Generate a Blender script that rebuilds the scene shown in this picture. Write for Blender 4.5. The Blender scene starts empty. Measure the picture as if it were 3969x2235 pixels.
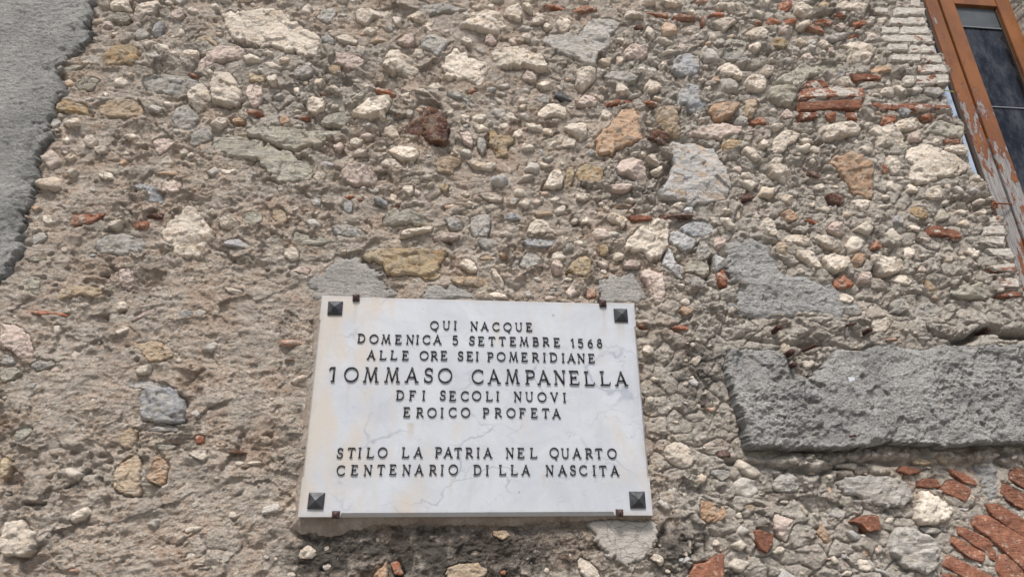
import bpy, math, random
import numpy as np
from mathutils import Matrix, Vector

# ---------------------------------------------------------------- camera, sky, sun, exposure
SC = bpy.context.scene
F = 2550.0                       # focal length in survey pixels (3969 wide)
CX, CY = 1984.5, 1117.5
AX = np.array([0.99523916, 0.02700793, 0.09364604])      # world x in camera axes (right, down, forward)
AZ = np.array([-0.01169234, -0.9208131, 0.38982884])     # world z
AZ = AZ - AX * (AX @ AZ); AZ /= np.linalg.norm(AZ)
AX /= np.linalg.norm(AX)
AY = np.cross(AZ, AX)                                     # world y, into the wall
PLQ = 0.055                      # how far the plaque face stands off the wall
CAM = np.array([0.0, -(2.346 + PLQ), 1.6])
cam_d = bpy.data.cameras.new('camera')
cam = bpy.data.objects.new('camera', cam_d)
SC.collection.objects.link(cam)
R = Matrix(((AX[0], -AX[1], -AX[2]), (AY[0], -AY[1], -AY[2]), (AZ[0], -AZ[1], -AZ[2])))
cam.matrix_world = Matrix.Translation(Vector(CAM)) @ R.to_4x4()
cam_d.sensor_width = 36.0
cam_d.lens = 36.0 * F / 3969.0
cam_d.clip_start = 0.05
cam_d.clip_end = 500.0
SC.camera = cam

SUN_EL, SUN_AZ = 54.0, -12.0      # sun high in front of the wall, veiled by cloud
W = bpy.data.worlds.new('World'); SC.world = W; W.use_nodes = True
nt = W.node_tree; nt.nodes.clear()
sky = nt.nodes.new('ShaderNodeTexSky'); sky.sky_type = 'NISHITA'; sky.sun_disc = False
sky.sun_elevation = math.radians(SUN_EL); sky.sun_rotation = math.radians(180 - SUN_AZ)
sky.air_density = 1.0; sky.dust_density = 3.5; sky.ozone_density = 1.0
bg = nt.nodes.new('ShaderNodeBackground'); bg.inputs['Strength'].default_value = 0.10
wo = nt.nodes.new('ShaderNodeOutputWorld')
nt.links.new(sky.outputs[0], bg.inputs['Color']); nt.links.new(bg.outputs[0], wo.inputs['Surface'])
sun_d = bpy.data.lights.new('sun', 'SUN'); sun_d.energy = 2.8; sun_d.angle = math.radians(14); sun_d.color = (1.0, 0.955, 0.90)
sun = bpy.data.objects.new('sun', sun_d); SC.collection.objects.link(sun)
e, a = math.radians(SUN_EL), math.radians(SUN_AZ)
to_sun = Vector((math.sin(a) * math.cos(e), -math.cos(a) * math.cos(e), math.sin(e)))
sun.rotation_euler = to_sun.to_track_quat('Z', 'Y').to_euler()
SC.view_settings.view_transform = 'Standard'; SC.view_settings.look = 'None'
SC.view_settings.exposure = 0.50; SC.view_settings.gamma = 1.0; SC.view_settings.use_curve_mapping = False

rnd = random.Random(7)
# outlines measured on the wall: section letter (its corner in the survey photograph), kind, points
TR = """
A w 815,10 870,0 975,5 990,60 975,80 900,70 835,75 820,50
A w 1050,15 1200,10 1215,45 1170,115 1110,125 1060,170 1000,140 995,110 1030,70 1035,35
A v 790,150 830,115 880,95 960,105 985,150 960,170 900,175 850,150
A p 1270,90 1320,55 1370,60 1380,130 1330,145 1285,125
A p 760,185 800,160 845,170 845,205 800,215 760,205
A b 1135,240 1150,190 1195,165 1235,180 1240,220 1200,270 1150,270
A g 1005,260 1035,215 1080,205 1120,235 1110,275 1060,290 1015,285
A y 760,440 790,395 850,350 940,342 1010,355 1055,395 1045,450 1000,490 920,490 830,505 775,495
A w 1670,85 1790,90 1860,75 2035,65 2125,90 2185,150 2275,200 2355,230 2405,270 2385,340 2375,390 2335,425 2215,385 2135,370 2025,335 1935,345 1850,325 1730,300 1710,240 1680,150
A t 1450,300 1480,275 1550,255 1580,260 1600,290 1645,340 1610,350 1560,310 1500,320 1460,325
A w 1360,430 1380,400 1430,380 1495,388 1490,420 1430,440 1390,455
A p 1450,540 1470,470 1530,410 1600,370 1720,350 1830,360 1835,410 1770,440 1680,460 1610,480 1560,500 1500,530
A g 1050,640 1090,580 1180,550 1300,555 1420,570 1500,610 1470,650 1400,710 1300,720 1200,700 1100,690
A w 1590,590 1640,540 1710,530 1760,590 1800,660 1825,740 1790,800 1700,805 1600,780 1580,700 1560,650
A w 1400,720 1450,660 1520,630 1570,680 1590,760 1480,830 1430,790
A p 1835,700 1850,650 1900,632 1965,650 1965,740 1930,790 1880,790 1850,750
A y 1860,550 1885,540 1920,560 1985,575 1985,610 1955,625 1900,615 1860,600
A w 1995,600 2075,560 2085,600 2070,640 2030,640
A y 425,830 435,780 480,755 560,770 650,790 680,830 700,865 600,850 500,850
A t 690,830 760,760 850,740 960,735 1060,770 1090,830 1050,880 920,885 800,875 740,850
A w 470,930 500,890 560,880 610,910 620,950 560,960 500,955
A w 630,1070 670,1030 710,1030 740,1070 700,1110 650,1100
A v 615,1020 660,985 725,975 720,1005 660,1025
A p 1150,1120 1140,1070 1180,1040 1260,1030 1320,1050 1320,1090 1270,1115 1230,1150 1180,1160
A w 905,1140 940,1115 980,1140 950,1150
A g 1420,1080 1440,1000 1500,960 1570,960 1600,1000 1570,1050 1480,1090
A w 1550,920 1600,895 1720,900 1720,930 1650,970 1600,950
A o 1735,890 1800,885 1850,915 1800,925 1740,930
A v 1850,1020 1840,970 1860,935 1935,930 2065,950 2255,970 2435,980 2615,975 2615,1010 2495,1020 2435,1070 2365,1100 2195,1120 2115,1100 2015,1060 1935,1030
A v 1575,1070 1620,1030 1750,1000 1850,1030 1995,1075 2115,1110 2195,1140 2235,1180 2335,1190 2375,1250 2365,1310 2265,1360 2135,1370 2065,1370 2025,1310 1935,1220 1900,1200 1740,1180 1650,1150 1590,1110
A p 1195,1400 1240,1350 1310,1340 1370,1360 1375,1400 1340,1440 1260,1455 1210,1430
A b 1000,1395 1060,1380 1130,1385 1200,1420 1215,1451 1215,1500 1180,1530 1110,1520 1110,1450 1030,1430
A w 735,1310 780,1290 850,1295 850,1350 770,1355
A v 470,480 540,490 610,480 600,510 540,530 475,525
A o 460,590 520,610 560,610 540,650 500,650
A v 555,640 600,590 700,580 760,600 700,680 600,670
A g 370,930 400,890 450,895 460,920 410,960 380,950
A d 600,355 625,340 650,375 620,390
A w 1040,1100 1110,1090 1120,1140 1060,1130
A w 700,1120 760,1100 810,1100 800,1150 730,1160
A o 1120,1295 1250,1290 1360,1300 1350,1330 1280,1310
A r 1850,840 1935,830 1985,855 1935,865 1860,865
A g 1280,870 1330,800 1400,780 1450,820 1500,880 1470,960 1400,980 1300,960
A r 1400,550 1510,565 1510,585 1440,580
B g 430,120 480,70 560,45 590,90 540,180 470,160
B w 580,270 640,255 760,300 750,340 690,345 600,310
B g 470,280 520,255 580,300 570,335 510,320 475,300
B w 720,100 770,60 860,70 1000,80 990,110 870,140 820,190 760,180 730,150
B t 830,300 900,275 980,285 970,310 900,320 840,320
B p 1035,300 1100,260 1170,270 1180,330 1130,360 1060,340
B g 1195,35 1260,20 1400,25 1570,60 1560,75 1460,95 1380,100 1290,120 1270,80
B g 1225,300 1300,255 1350,270 1420,290 1440,330 1400,380 1340,430 1290,390 1220,360
B w 1500,210 1560,170 1620,150 1660,110 1770,90 1830,130 1870,170 1860,220 1800,260 1700,255 1600,230
B w 1830,110 1860,65 1920,55 1975,80 1990,130 1960,175 1900,150
B p 1700,320 1710,270 1760,275 1800,310 1750,340
B w 1375,480 1440,400 1470,350 1520,380 1580,430 1700,460 1740,500 1700,560 1715,620 1660,665 1560,610 1460,590 1380,590 1395,530
B w 1740,380 1830,365 1935,355 2010,375 2120,440 2180,500 2180,540 2080,535 1980,520 1880,520 1790,500 1760,440
B p 540,440 600,395 680,390 760,430 810,450 780,500 720,525 640,500 560,470
B t 515,510 560,475 620,490 620,530 580,560 530,540
B g 250,540 300,490 370,490 420,520 400,560 330,570 270,570
B w 920,500 950,440 1000,350 1060,370 1090,420 1180,460 1210,500 1200,570 1150,600 1080,560 1000,560 940,520
B w 1150,420 1180,375 1240,385 1250,430 1210,450
B g 960,200 990,165 1015,200 1010,240 960,230
B w 700,600 720,575 770,580 760,600
B w 520,670 580,640 635,700 600,710 560,690
B r 870,680 900,660 1000,690 1045,715 1030,730 960,710 880,695
B w 1165,690 1220,670 1350,720 1350,750 1280,725 1190,705
B v 690,720 780,700 810,710 780,745 700,745
B w 690,860 730,820 790,780 880,740 1010,740 1005,790 960,860 960,900 930,900 900,870 830,890 740,880
B w 350,780 400,730 480,750 510,780 500,840 430,860 370,830
B v 465,900 540,850 640,835 680,870 680,920 640,960 560,930 480,935
B k 1095,970 1150,910 1235,870 1250,810 1330,810 1400,860 1440,950 1430,1060 1400,1100 1300,1090 1220,1040 1120,1010
B w 1515,880 1550,860 1590,885 1595,945 1540,930 1520,910
B p 550,1070 620,1060 650,1100 620,1130 570,1110
B w 960,1150 1040,1090 1130,1100 1210,1140 1210,1190 1140,1230 1080,1220 1040,1190
B w 920,1220 960,1195 1050,1200 1130,1240 1140,1280 1050,1270 940,1255
B w 700,1160 760,1130 840,1145 830,1170 740,1175
B w 410,1340 450,1290 510,1300 510,1340 450,1370
B t 1320,1230 1370,1180 1450,1170 1540,1200 1480,1260 1470,1310 1390,1300 1330,1290
B w 1560,1200 1620,1205 1700,1230 1780,1220 1790,1260 1740,1290 1640,1270 1580,1230
B g 1640,1060 1660,1020 1700,1050 1720,1110 1680,1160 1640,1110
B y 1730,990 1770,970 1810,1010 1900,1020 1935,1050 1870,1100 1880,1160 1790,1180 1770,1120 1730,1070
B p 1500,1000 1590,990 1620,1080 1600,1110 1530,1070
B w 1030,1380 1080,1340 1180,1320 1290,1320 1290,1350 1200,1345 1080,1370
B r 280,880 360,870 400,890 330,895
B o 150,880 230,870 250,930 170,940
B p 600,1270 700,1230 850,1260 900,1310 900,1390 760,1400 650,1380 620,1320
B y 1350,1380 1400,1370 1440,1400 1410,1440 1360,1420
B g 1410,690 1480,690 1560,720 1630,770 1600,800 1530,750 1430,730
B r 1560,690 1620,665 1645,690 1600,700
B o 500,230 560,200 580,220 540,240
B g 830,1410 920,1405 900,1440 810,1440
B w 900,1100 940,1060 975,1080 960,1110
B d 960,1310 1005,1305 1000,1330 965,1330
B w 1110,130 1180,100 1250,120 1250,170 1180,170
B w 1000,130 1080,150 1080,220 1030,200
B d 1900,700 1925,690 1945,720 1915,740
C r 200,45 280,40 370,50 370,70 280,68 215,60
C r 410,75 490,55 600,60 610,90 500,95 420,90
C w 40,35 90,30 130,60 120,95 70,80
C w 100,185 130,145 190,128 225,150 200,180 130,190
C w 200,200 225,165 285,200 265,220 220,225
C w 290,190 320,140 380,115 415,150 410,210 375,250 320,240
C w 440,115 490,110 500,150 450,160
C g 200,290 240,240 330,260 430,260 500,240 530,180 550,130 600,115 700,130 790,160 780,190 710,270 690,370 620,420 600,510 500,480 400,430 300,400 240,340
C w 810,100 870,88 960,110 955,145 880,140 815,135
C r 945,85 1000,85 1040,110 1140,100 1140,135 1060,125 980,105
C r 1150,140 1200,115 1350,130 1345,150 1250,150 1160,155
C w 890,20 950,0 1050,5 1040,40 960,45
C w 1080,10 1160,0 1280,10 1260,40 1180,60 1110,40
C w 1480,45 1500,30 1560,30 1700,20 1750,50 1740,90 1620,105 1560,75 1500,70
C r 1445,110 1500,95 1560,105 1560,130 1460,125
C r 1380,130 1410,130 1435,180 1400,190
C w 1465,150 1560,150 1655,185 1600,210 1560,240 1530,200
C d 1660,150 1730,140 1740,165 1660,165
C r 1775,180 1820,155 1845,180 1800,190
C w 1695,270 1760,225 1840,218 1890,260 1880,295 1790,300
C w 1745,340 1800,320 1840,360 1800,400 1750,380
C w 970,220 1000,180 1030,230 1055,280 1020,300 970,260
C k 870,210 930,185 960,215 910,235
C p 795,400 850,345 900,340 990,370 985,430 880,455 810,440
C w 745,440 770,410 810,440 800,480 760,490
C g 1515,430 1560,380 1650,380 1780,430 1700,460 1560,455
C w 1500,520 1560,480 1640,490 1700,550 1700,595 1620,580 1540,550
C w 1815,540 1860,505 1920,525 1920,570 1870,580
C w 1715,620 1740,580 1810,575 1875,620 1875,680 1820,690 1740,665
C b 1190,440 1240,410 1320,410 1380,460 1385,530 1340,580 1260,590 1190,570 1150,530
C w 430,540 560,520 600,540 600,600 540,640 500,680 440,640 450,590
C p 40,590 80,530 140,560 160,610 110,620 60,610
C w 145,640 200,612 290,640 290,670 200,670
C p 290,610 340,600 350,650 300,650
C g 140,740 190,705 260,730 250,775 190,780 145,760
C d 290,700 340,685 440,745 350,750 290,730
C p 445,780 500,725 580,715 620,760 600,800 520,815 460,800
C w 150,870 200,800 300,760 370,800 385,860 370,890 280,880 200,895
C w 960,650 1020,570 1100,630 1060,690 980,700
C g 650,560 700,540 820,530 930,570 900,610 800,625 700,600
C r 670,760 760,750 870,745 880,765 760,780 690,780
C r 940,760 1060,755 1070,790 960,790
C o 585,1060 640,970 720,900 800,800 900,800 930,870 930,980 970,1050 880,1080 790,1110 710,1165 610,1150
C t 1050,820 1160,800 1220,880 1240,960 1230,1030 1150,1010 1080,950 1050,880
C k 970,1060 1010,1000 1060,980 1130,1000 1160,1050 1120,1105 1040,1090
C b 1195,720 1230,660 1300,635 1370,640 1390,740 1440,770 1440,830 1300,840 1270,790 1210,790
C o 1440,830 1470,780 1670,770 1680,800 1620,870 1540,900 1480,900
C p 1250,1015 1400,950 1520,920 1750,940 1810,965 1680,1000 1560,1050 1420,1060 1270,1030
C w 340,960 400,915 500,910 540,950 540,1040 480,1070 440,1020 380,1000
C t 1735,730 1800,740 1810,800 1780,890 1730,880 1720,820
C r 1750,910 1870,865 1885,930 1790,930
C g 1640,900 1690,850 1740,900 1720,940 1650,930
C y 1535,1080 1600,1040 1700,1050 1700,1070 1610,1130 1550,1145
C w 1690,1130 1720,1090 1800,1130 1850,1200 1790,1220 1720,1170
C w 1815,1080 1850,1050 1900,1060 1870,1115 1830,1110
C x 1150,1120 1160,1070 1280,1060 1450,1090 1500,1130 1560,1230 1600,1320 1620,1400 1600,1440 1590,1500 1460,1540 1300,1540 1200,1490 1080,1480 1070,1420 1130,1350 1180,1250
C w 590,1165 640,1165 700,1190 660,1210 610,1190
C p 750,1230 800,1185 880,1180 960,1220 995,1290 970,1370 900,1350 830,1300 760,1290
C w 970,1180 1010,1165 1080,1220 1070,1255 1010,1215
C w 1015,1265 1090,1260 1090,1300 1050,1315 1020,1300
C y 450,1250 510,1230 600,1250 660,1260 660,1340 600,1380 490,1370 450,1310
C w 230,1350 260,1290 330,1270 360,1340 350,1400 260,1420 200,1410
C y 385,1240 430,1240 440,1300 420,1380 370,1390 370,1300
C p 700,1390 800,1370 880,1390 840,1440 720,1440
C w 200,1050 330,1020 460,1060 440,1110 330,1130 230,1100
D r 95,20 190,10 205,50 160,85 105,80
D w 205,60 230,30 300,35 360,55 355,110 290,130 220,100
D t 400,30 430,0 490,20 470,60 420,60
D w 500,60 560,20 700,10 765,50 750,100 700,130 640,90 540,90
D q 490,120 540,90 600,95 590,125 520,130
D r 640,170 750,170 760,200 660,205
D r 0,150 60,130 125,170 110,190 0,190
D r 130,150 200,140 240,165 200,180 140,180
D p 85,230 130,200 200,215 210,245 140,260 95,255
D w 215,205 260,170 340,168 340,195 270,215
D r 295,215 380,200 440,235 440,260 350,240
D r 350,150 500,155 500,190 400,185
D p 510,200 560,175 600,215 560,235
D g 450,290 500,250 600,245 600,290 510,310
D r 616,262 730,262 730,280 620,280
D w 385,330 410,295 455,320 470,355 430,370
D p 460,370 490,345 520,400 510,425 470,400
D y 20,320 90,290 165,305 160,350 130,370 60,345
D w 560,330 640,310 750,320 780,370 805,400 790,440 760,495 680,480 610,470 600,410 620,370
D v 65,610 120,560 200,540 240,490 360,480 480,455 570,465 590,490 540,520 420,550 330,580 250,650 200,660 100,635
D g 520,540 560,500 600,530 590,575 540,580
D q 280,640 300,610 400,600 470,615 470,655 380,660 260,665
D w 510,610 560,585 620,592 640,640 560,645
D o 785,510 900,500 945,545 880,550 790,550
D q 630,560 780,560 870,570 860,600 760,605 660,620
D Q 245,680 330,665 730,662 740,740 600,735 250,745
D R 240,770 720,750 715,830 560,825 250,835
D Q 770,770 900,775 1245,790 1245,830 1090,830 860,825 780,800
D R 1255,795 1370,800 1375,830 1265,830
D W 955,68 1185,68 1190,125 960,125
D W 930,138 1190,135 1195,190 930,190
D W 860,205 1000,205 1000,255 870,255
D W 1008,205 1210,205 1230,262 1008,260
D W 865,266 1020,266 1240,270 1250,325 880,320
D W 905,338 1060,335 1060,388 910,385
D W 1067,345 1260,340 1265,405 1080,402
D W 925,415 1158,408 1158,465 940,455
D W 1168,415 1305,425 1325,480 1168,470
D W 1130,492 1340,492 1362,552 1130,550
D W 1120,570 1365,565 1365,630 1130,640
D W 1080,10 1150,0 1160,58 1080,55
D W 800,55 915,65 915,105 810,100
D W 1035,570 1112,570 1112,635 1040,630
D g 1170,655 1290,650 1350,690 1300,720 1200,700
D v 5,680 60,640 150,640 235,670 238,730 180,790 90,780 20,740
D q 240,850 380,845 400,880 260,905
D r 420,850 530,845 530,905 470,900
D q 600,845 680,845 690,905 610,890
D w 400,965 520,925 640,925 710,970 700,1010 540,1040 430,1075 410,1010
D w 765,985 800,955 900,945 1000,965 1050,1030 1050,1100 920,1100 830,1110 820,1040
D r 860,900 880,870 990,870 980,910 900,945 860,930
D w 960,930 1010,890 1100,890 1200,930 1110,980 1000,970
D b 965,820 1040,815 1100,820 1060,885 1010,860
D r 1135,880 1200,860 1285,870 1280,900 1170,895
D v 1180,1000 1240,910 1330,905 1490,940 1495,980 1450,1050 1340,1030 1230,1010
D r 1310,1060 1450,1045 1450,1080 1340,1080
D w 1340,1090 1480,1100 1510,1150 1440,1160 1350,1130
D w 1010,1200 1080,1110 1180,1070 1280,1100 1400,1150 1530,1230 1520,1290 1400,1330 1300,1330 1180,1390 1080,1370 1060,1300 1100,1230
D o 430,1220 500,1170 600,1140 680,1160 740,1210 810,1270 800,1340 820,1451 800,1500 760,1490 640,1460 600,1400 560,1330 480,1240
D w 30,1110 80,1020 150,985 250,1010 240,1060 160,1100 130,1145 60,1140
D w 20,1240 80,1235 160,1280 205,1330 180,1390 110,1370 40,1310
D w 880,1170 920,1165 990,1210 1000,1300 950,1320 900,1250
D k 310,1280 370,1290 410,1330 380,1350 310,1320
D p 1070,1010 1120,990 1180,1020 1160,1065 1090,1060
D w 1040,1400 1080,1370 1130,1400 1140,1451 1050,1440
D w 1180,1440 1250,1400 1300,1395 1330,1440 1300,1500 1200,1490
D w 550,1130 600,1115 640,1130 600,1150
D p 100,870 150,820 210,830 210,890 130,895
D r 850,1230 900,1260 930,1330 880,1310
E g 225,330 260,290 330,280 360,330 340,350 240,385
E r 485,225 540,165 700,150 820,145 760,190 700,220 600,235
E w 800,235 840,210 930,205 925,240 880,265 820,255
E r 990,225 1080,215 1130,225 1120,290 1060,270 1000,255
E k 1050,165 1240,150 1230,200 1100,190
E g 690,400 720,340 820,300 940,295 1040,320 1095,360 1090,420 1040,480 980,440 900,465 800,455 740,430
E w 1190,290 1260,210 1330,160 1390,105 1470,105 1500,160 1560,220 1610,280 1620,350 1560,370 1555,430 1500,490 1390,490 1290,465 1290,420 1240,380
E w 1630,190 1720,170 1760,190 1820,245 1750,255 1720,275 1640,245
E v 1800,200 1820,150 1900,130 1960,150 1975,200 1935,235 1850,235
E b 1670,370 1720,340 1800,335 1870,380 1870,415 1780,410 1690,400
E w 880,830 900,805 950,805 960,870 880,890
E p 880,600 900,560 980,560 1010,590 1000,680 960,720 900,690
E v 200,680 220,620 310,620 300,700 290,790 210,740
E t 410,790 440,710 520,690 640,680 780,710 790,750 700,780 600,760 520,770 430,800
E r 170,870 300,872 410,880 530,895 500,920 300,910 190,895
E p 970,960 1020,920 1150,860 1180,890 1100,920 1020,960
E w 870,1060 900,1000 960,990 1000,980 960,1040 900,1070
E w 395,1050 410,970 500,985 430,1010 410,1060
E t 980,1100 1060,1110 1160,1095 1250,1140 1310,1190 1290,1230 1180,1265 1080,1250 1070,1190 1000,1150
E d 695,1100 720,1075 750,1095 740,1125 700,1120
E w 500,1220 530,1165 600,1155 560,1200 520,1240
E p 0,970 100,975 180,1010 240,1100 265,1170 230,1230 130,1240 80,1180 0,1150
E g 0,1210 80,1200 110,1260 60,1285 0,1280
E g 220,1280 300,1240 400,1240 410,1280 300,1330 240,1310
E p 330,1310 440,1290 440,1320 360,1340
E w 1680,715 1710,705 1820,720 1830,755 1760,760 1700,740
E w 1665,605 1750,600 1750,620 1680,620
E v 0,1310 100,1290 150,1320 100,1400 0,1420
E g 890,1415 1000,1400 1110,1395 1260,1420 1280,1450 1270,1480 1160,1480 1000,1455
E b 650,440 680,430 720,440 700,470 660,465
E g 1850,1270 1935,1260 1935,1310 1870,1320
E b 1308,1012 1325,1000 1342,1012 1325,1025
E o 1430,1290 1460,1280 1470,1300 1440,1315
E w 1000,1320 1080,1290 1140,1290 1120,1350 1030,1360
E y 460,640 510,630 510,655 470,660
E v 180,480 240,470 350,470 350,500 250,510
E g 1330,900 1380,870 1450,870 1450,920 1350,940
E g 1462,850 1500,840 1540,900 1530,930 1472,920
I b 1040,170 1050,60 1120,20 1280,20 1350,60 1390,130 1400,250 1400,300 1280,310 1160,300 1060,280
I g 1080,340 1160,318 1300,322 1390,345 1250,365 1130,365
I v 95,430 110,370 160,325 230,315 245,350 200,410 140,440
I t 885,430 900,370 990,315 1040,350 1020,420 990,495 920,490
I t 840,800 840,680 870,610 960,570 1010,510 1050,560 1060,640 1060,750 1040,850 950,840 880,820
I o 1090,715 1130,640 1150,560 1190,545 1270,570 1265,650 1250,740 1200,780 1140,750
I r 1460,385 1540,390 1540,455 1465,455
I w 1410,540 1450,500 1560,495 1560,560 1530,590 1480,570
I v 1150,460 1200,450 1330,460 1290,500 1200,505
I w 1365,1310 1390,1260 1430,1245 1480,1290 1470,1325
I w 0,1040 130,1020 200,1020 210,1080 280,1110 280,1200 260,1260 200,1310 100,1290 0,1290
I w 660,130 680,90 730,120 710,160
I d 1510,630 1530,615 1560,640 1540,655
I v 1420,890 1450,880 1495,920 1460,935
I y 0,540 60,560 90,640 60,700 0,720
I k 0,810 80,810 80,845 0,835
I g 720,1060 800,1050 800,1085 740,1080
I w 890,1340 950,1290 980,1310 930,1340
I p 1450,1345 1540,1345 1540,1362 1460,1362
I p 1450,1375 1560,1370 1560,1390 1460,1390
I o 1590,440 1700,455 1700,480 1610,460
I r 1650,505 1720,500 1900,515 1700,522
J w 95,205 130,140 165,160 150,230 110,240
J w 290,1310 320,1240 380,1205 440,1250 440,1290 390,1320
J w 460,1240 510,1200 560,1210 560,1270 480,1270
J w 465,1400 500,1350 550,1320 550,1370 500,1410
J w 150,840 200,810 250,840 200,860
J v 860,1170 880,1120 930,1140 920,1210 870,1210
J o 850,1451 920,1380 960,1330 975,1400 980,1500 880,1500
J r 985,1335 1060,1330 1090,1440 1020,1440
J t 1400,1440 1410,1380 1510,1340 1640,1335 1730,1390 1700,1451 1560,1490 1420,1490
J r 1810,1410 1840,1395 1870,1400 1860,1440 1820,1440
J t 1560,1270 1620,1230 1690,1250 1690,1290 1600,1310
J t 1750,1100 1850,1090 1900,1140 1840,1180 1770,1150
J g 1590,1080 1640,1080 1650,1120 1600,1130
J w 190,1440 240,1400 290,1430 290,1471
J p 0,1400 60,1400 60,1471 0,1471
J w 585,1310 600,1290 605,1330
F t 100,170 110,110 160,95 210,130 230,200 190,230 130,210
F g 390,70 420,25 480,40 470,90 420,95
F b 635,75 680,45 720,75 700,150 640,140
F r 640,20 710,15 725,35 670,45
F r 735,40 780,30 800,45 760,60
F b 860,50 920,35 975,60 970,100 900,80
F r 1015,90 1060,80 1070,100
F w 1110,95 1180,75 1250,90 1260,110 1200,105 1130,110
F v 930,230 940,170 1000,120 1090,130 1150,115 1240,150 1275,200 1230,230 1150,220 1090,240 1040,240 960,240
F w 1060,340 1090,280 1200,260 1320,240 1310,280 1200,300 1130,330
F p 1315,320 1370,305 1470,300 1515,320 1500,350 1420,345 1370,360 1330,345
F p 1155,370 1200,355 1245,365 1240,390 1170,390
F w 840,350 890,325 920,350 910,390 860,390
F v 260,290 300,275 400,320 500,330 620,340 560,370 400,390 300,400 260,360
F g 540,260 620,235 740,245 830,300 700,330 600,320
F w 770,200 820,190 860,240 855,285 820,240
F w 190,480 210,420 270,400 315,440 310,490 250,515
F p 230,570 250,540 330,540 395,570 380,610 290,590
F y 750,470 900,420 1060,400 1200,410 1420,430 1410,480 1360,520 1370,600 1350,640 1270,640 1180,600 1040,620 980,600 940,540 850,510
F w 1010,700 1060,680 1100,690 1050,720
F g 1640,370 1690,330 1780,340 1830,380 1780,430 1700,430
F g 1585,260 1590,180 1650,150 1740,160 1750,210 1740,290 1720,320 1620,330
F w 1510,540 1530,490 1600,485 1640,530 1650,590 1590,590 1540,560
F w 1735,565 1780,560 1830,640 1855,700 1820,720 1760,640
F t 1430,640 1500,620 1640,610 1730,640 1740,700 1680,700 1560,690 1480,680
F w 1690,710 1750,720 1850,760 1890,795 1760,790
F g 1400,190 1440,170 1500,180 1540,230 1530,270 1430,270
F o 1360,110 1400,85 1540,75 1540,95 1430,105
F t 1640,490 1720,460 1800,470 1790,500 1700,505
F o 1800,460 1840,430 1900,440 1860,490 1820,495
F b 1840,180 1870,150 1935,150 1990,170 1990,195 1870,195
F p 1870,370 1935,380 1935,410 1870,415
F w 1870,690 1890,680 1910,740 1930,755 1890,740
F w 1640,10 1700,0 1740,10 1850,40 1830,70 1750,65 1680,40
F g 1885,540 1920,490 1960,500 1960,550 1900,570
G w 75,310 95,220 150,195 230,220 260,270 325,300 300,320 230,315 150,328
G b 40,360 80,338 310,335 280,400 200,415 80,410
G g 30,490 80,450 150,450 210,500 215,530 130,560 60,570 20,550
G p 260,560 270,510 310,500 350,530 350,590 300,615
G w 400,190 420,170 480,190 480,220 430,235
G y 290,220 310,190 350,210 350,245 300,250
G w 440,30 460,0 570,10 580,30 500,75 440,55
G w 665,185 720,150 830,180 835,220 800,270 740,220
G R 840,170 930,160 1025,170 1020,200 860,205
G k 1060,170 1090,145 1200,160 1320,170 1320,200 1200,185 1090,190
G w 955,55 990,25 1040,50 1030,80 970,75
G w 810,400 830,350 880,300 930,240 990,260 1000,220 1050,195 1110,215 1150,260 1150,360 1120,440 1080,490 1000,510 960,450 880,410 820,425
G b 1230,250 1320,210 1400,200 1500,240 1500,280 1400,340 1320,330 1250,290
G m 1150,290 1220,280 1340,340 1350,400 1280,440 1180,410 1150,350
G m 1090,540 1130,380 1170,420 1200,520 1260,540 1260,640 1180,600
G v 1265,560 1290,510 1380,500 1450,530 1450,600 1410,635 1330,600 1270,590
G g 1350,430 1370,345 1430,360 1475,440 1430,490 1370,510
G r 1500,600 1555,550 1585,640 1580,700 1530,705 1510,650
G m 1480,460 1540,470 1580,540 1500,590
G p 920,600 960,565 1010,560 1060,580 1120,580 1110,640 1130,730 1100,820 1050,835 1000,740 960,660
G p 790,560 830,505 900,500 945,520 930,550 870,560
G y 360,590 410,520 470,460 520,450 570,500 565,600 530,640 440,620
G r 525,740 540,710 600,710 600,780 530,785
G p 180,790 200,765 260,760 320,775 325,798
G g 1295,660 1320,620 1380,615 1430,650 1400,700 1320,700
G w 1220,830 1240,790 1260,810 1335,780 1335,820 1280,840
G o 1215,880 1240,845 1320,850 1330,890 1270,920 1230,905
G r 1165,1000 1220,980 1300,1000 1290,1030 1180,1015
G g 1015,1000 1060,980 1160,990 1150,1010 1050,1020
G r 905,980 950,980 1010,1010 920,1010
G w 940,1180 960,1135 1040,1150 1040,1200 970,1210
G w 1300,1260 1340,1220 1420,1205 1380,1260 1350,1300
G y 630,460 620,390 690,380 695,450
G p 1480,400 1480,335 1570,330 1565,400 1500,430
G o 1820,110 1860,85 1890,110 1840,130
G t 1660,100 1690,85 1700,180 1660,185
G k 1700,20 1740,0 1810,10 1750,50 1700,50
G w 1220,185 1310,190 1310,225 1230,225
G m 1250,120 1290,85 1330,120 1320,160 1260,150
G b 250,730 270,705 310,735
G t 130,150 180,125 280,140 280,160 150,165
K w 1110,510 1130,460 1200,430 1270,450 1320,510 1330,590 1300,640 1230,630 1180,610 1120,570
K o 1365,930 1380,870 1450,870 1500,910 1570,930 1580,1000 1530,1040 1440,1050 1370,1010
K w 1280,1225 1310,1140 1340,1200 1330,1235
K R 1780,1100 1830,1090 1925,1130 1920,1200 1880,1280 1820,1250 1790,1180
K R 1300,1420 1340,1350 1420,1340 1500,1280 1560,1270 1560,1451 1540,1500 1300,1500
K w 990,1310 1040,1265 1100,1300 1120,1350 1090,1375 1040,1340
K w 460,1310 480,1290 560,1340 610,1380 640,1451 630,1500 520,1500 470,1400
K w 390,1300 400,1260 420,1260 410,1310
K k 1490,520 1560,500 1640,510 1610,560 1520,550
K p 460,1150 480,1120 490,1150 475,1160
K w 1250,1030 1270,1020 1290,1050 1260,1045
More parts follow.
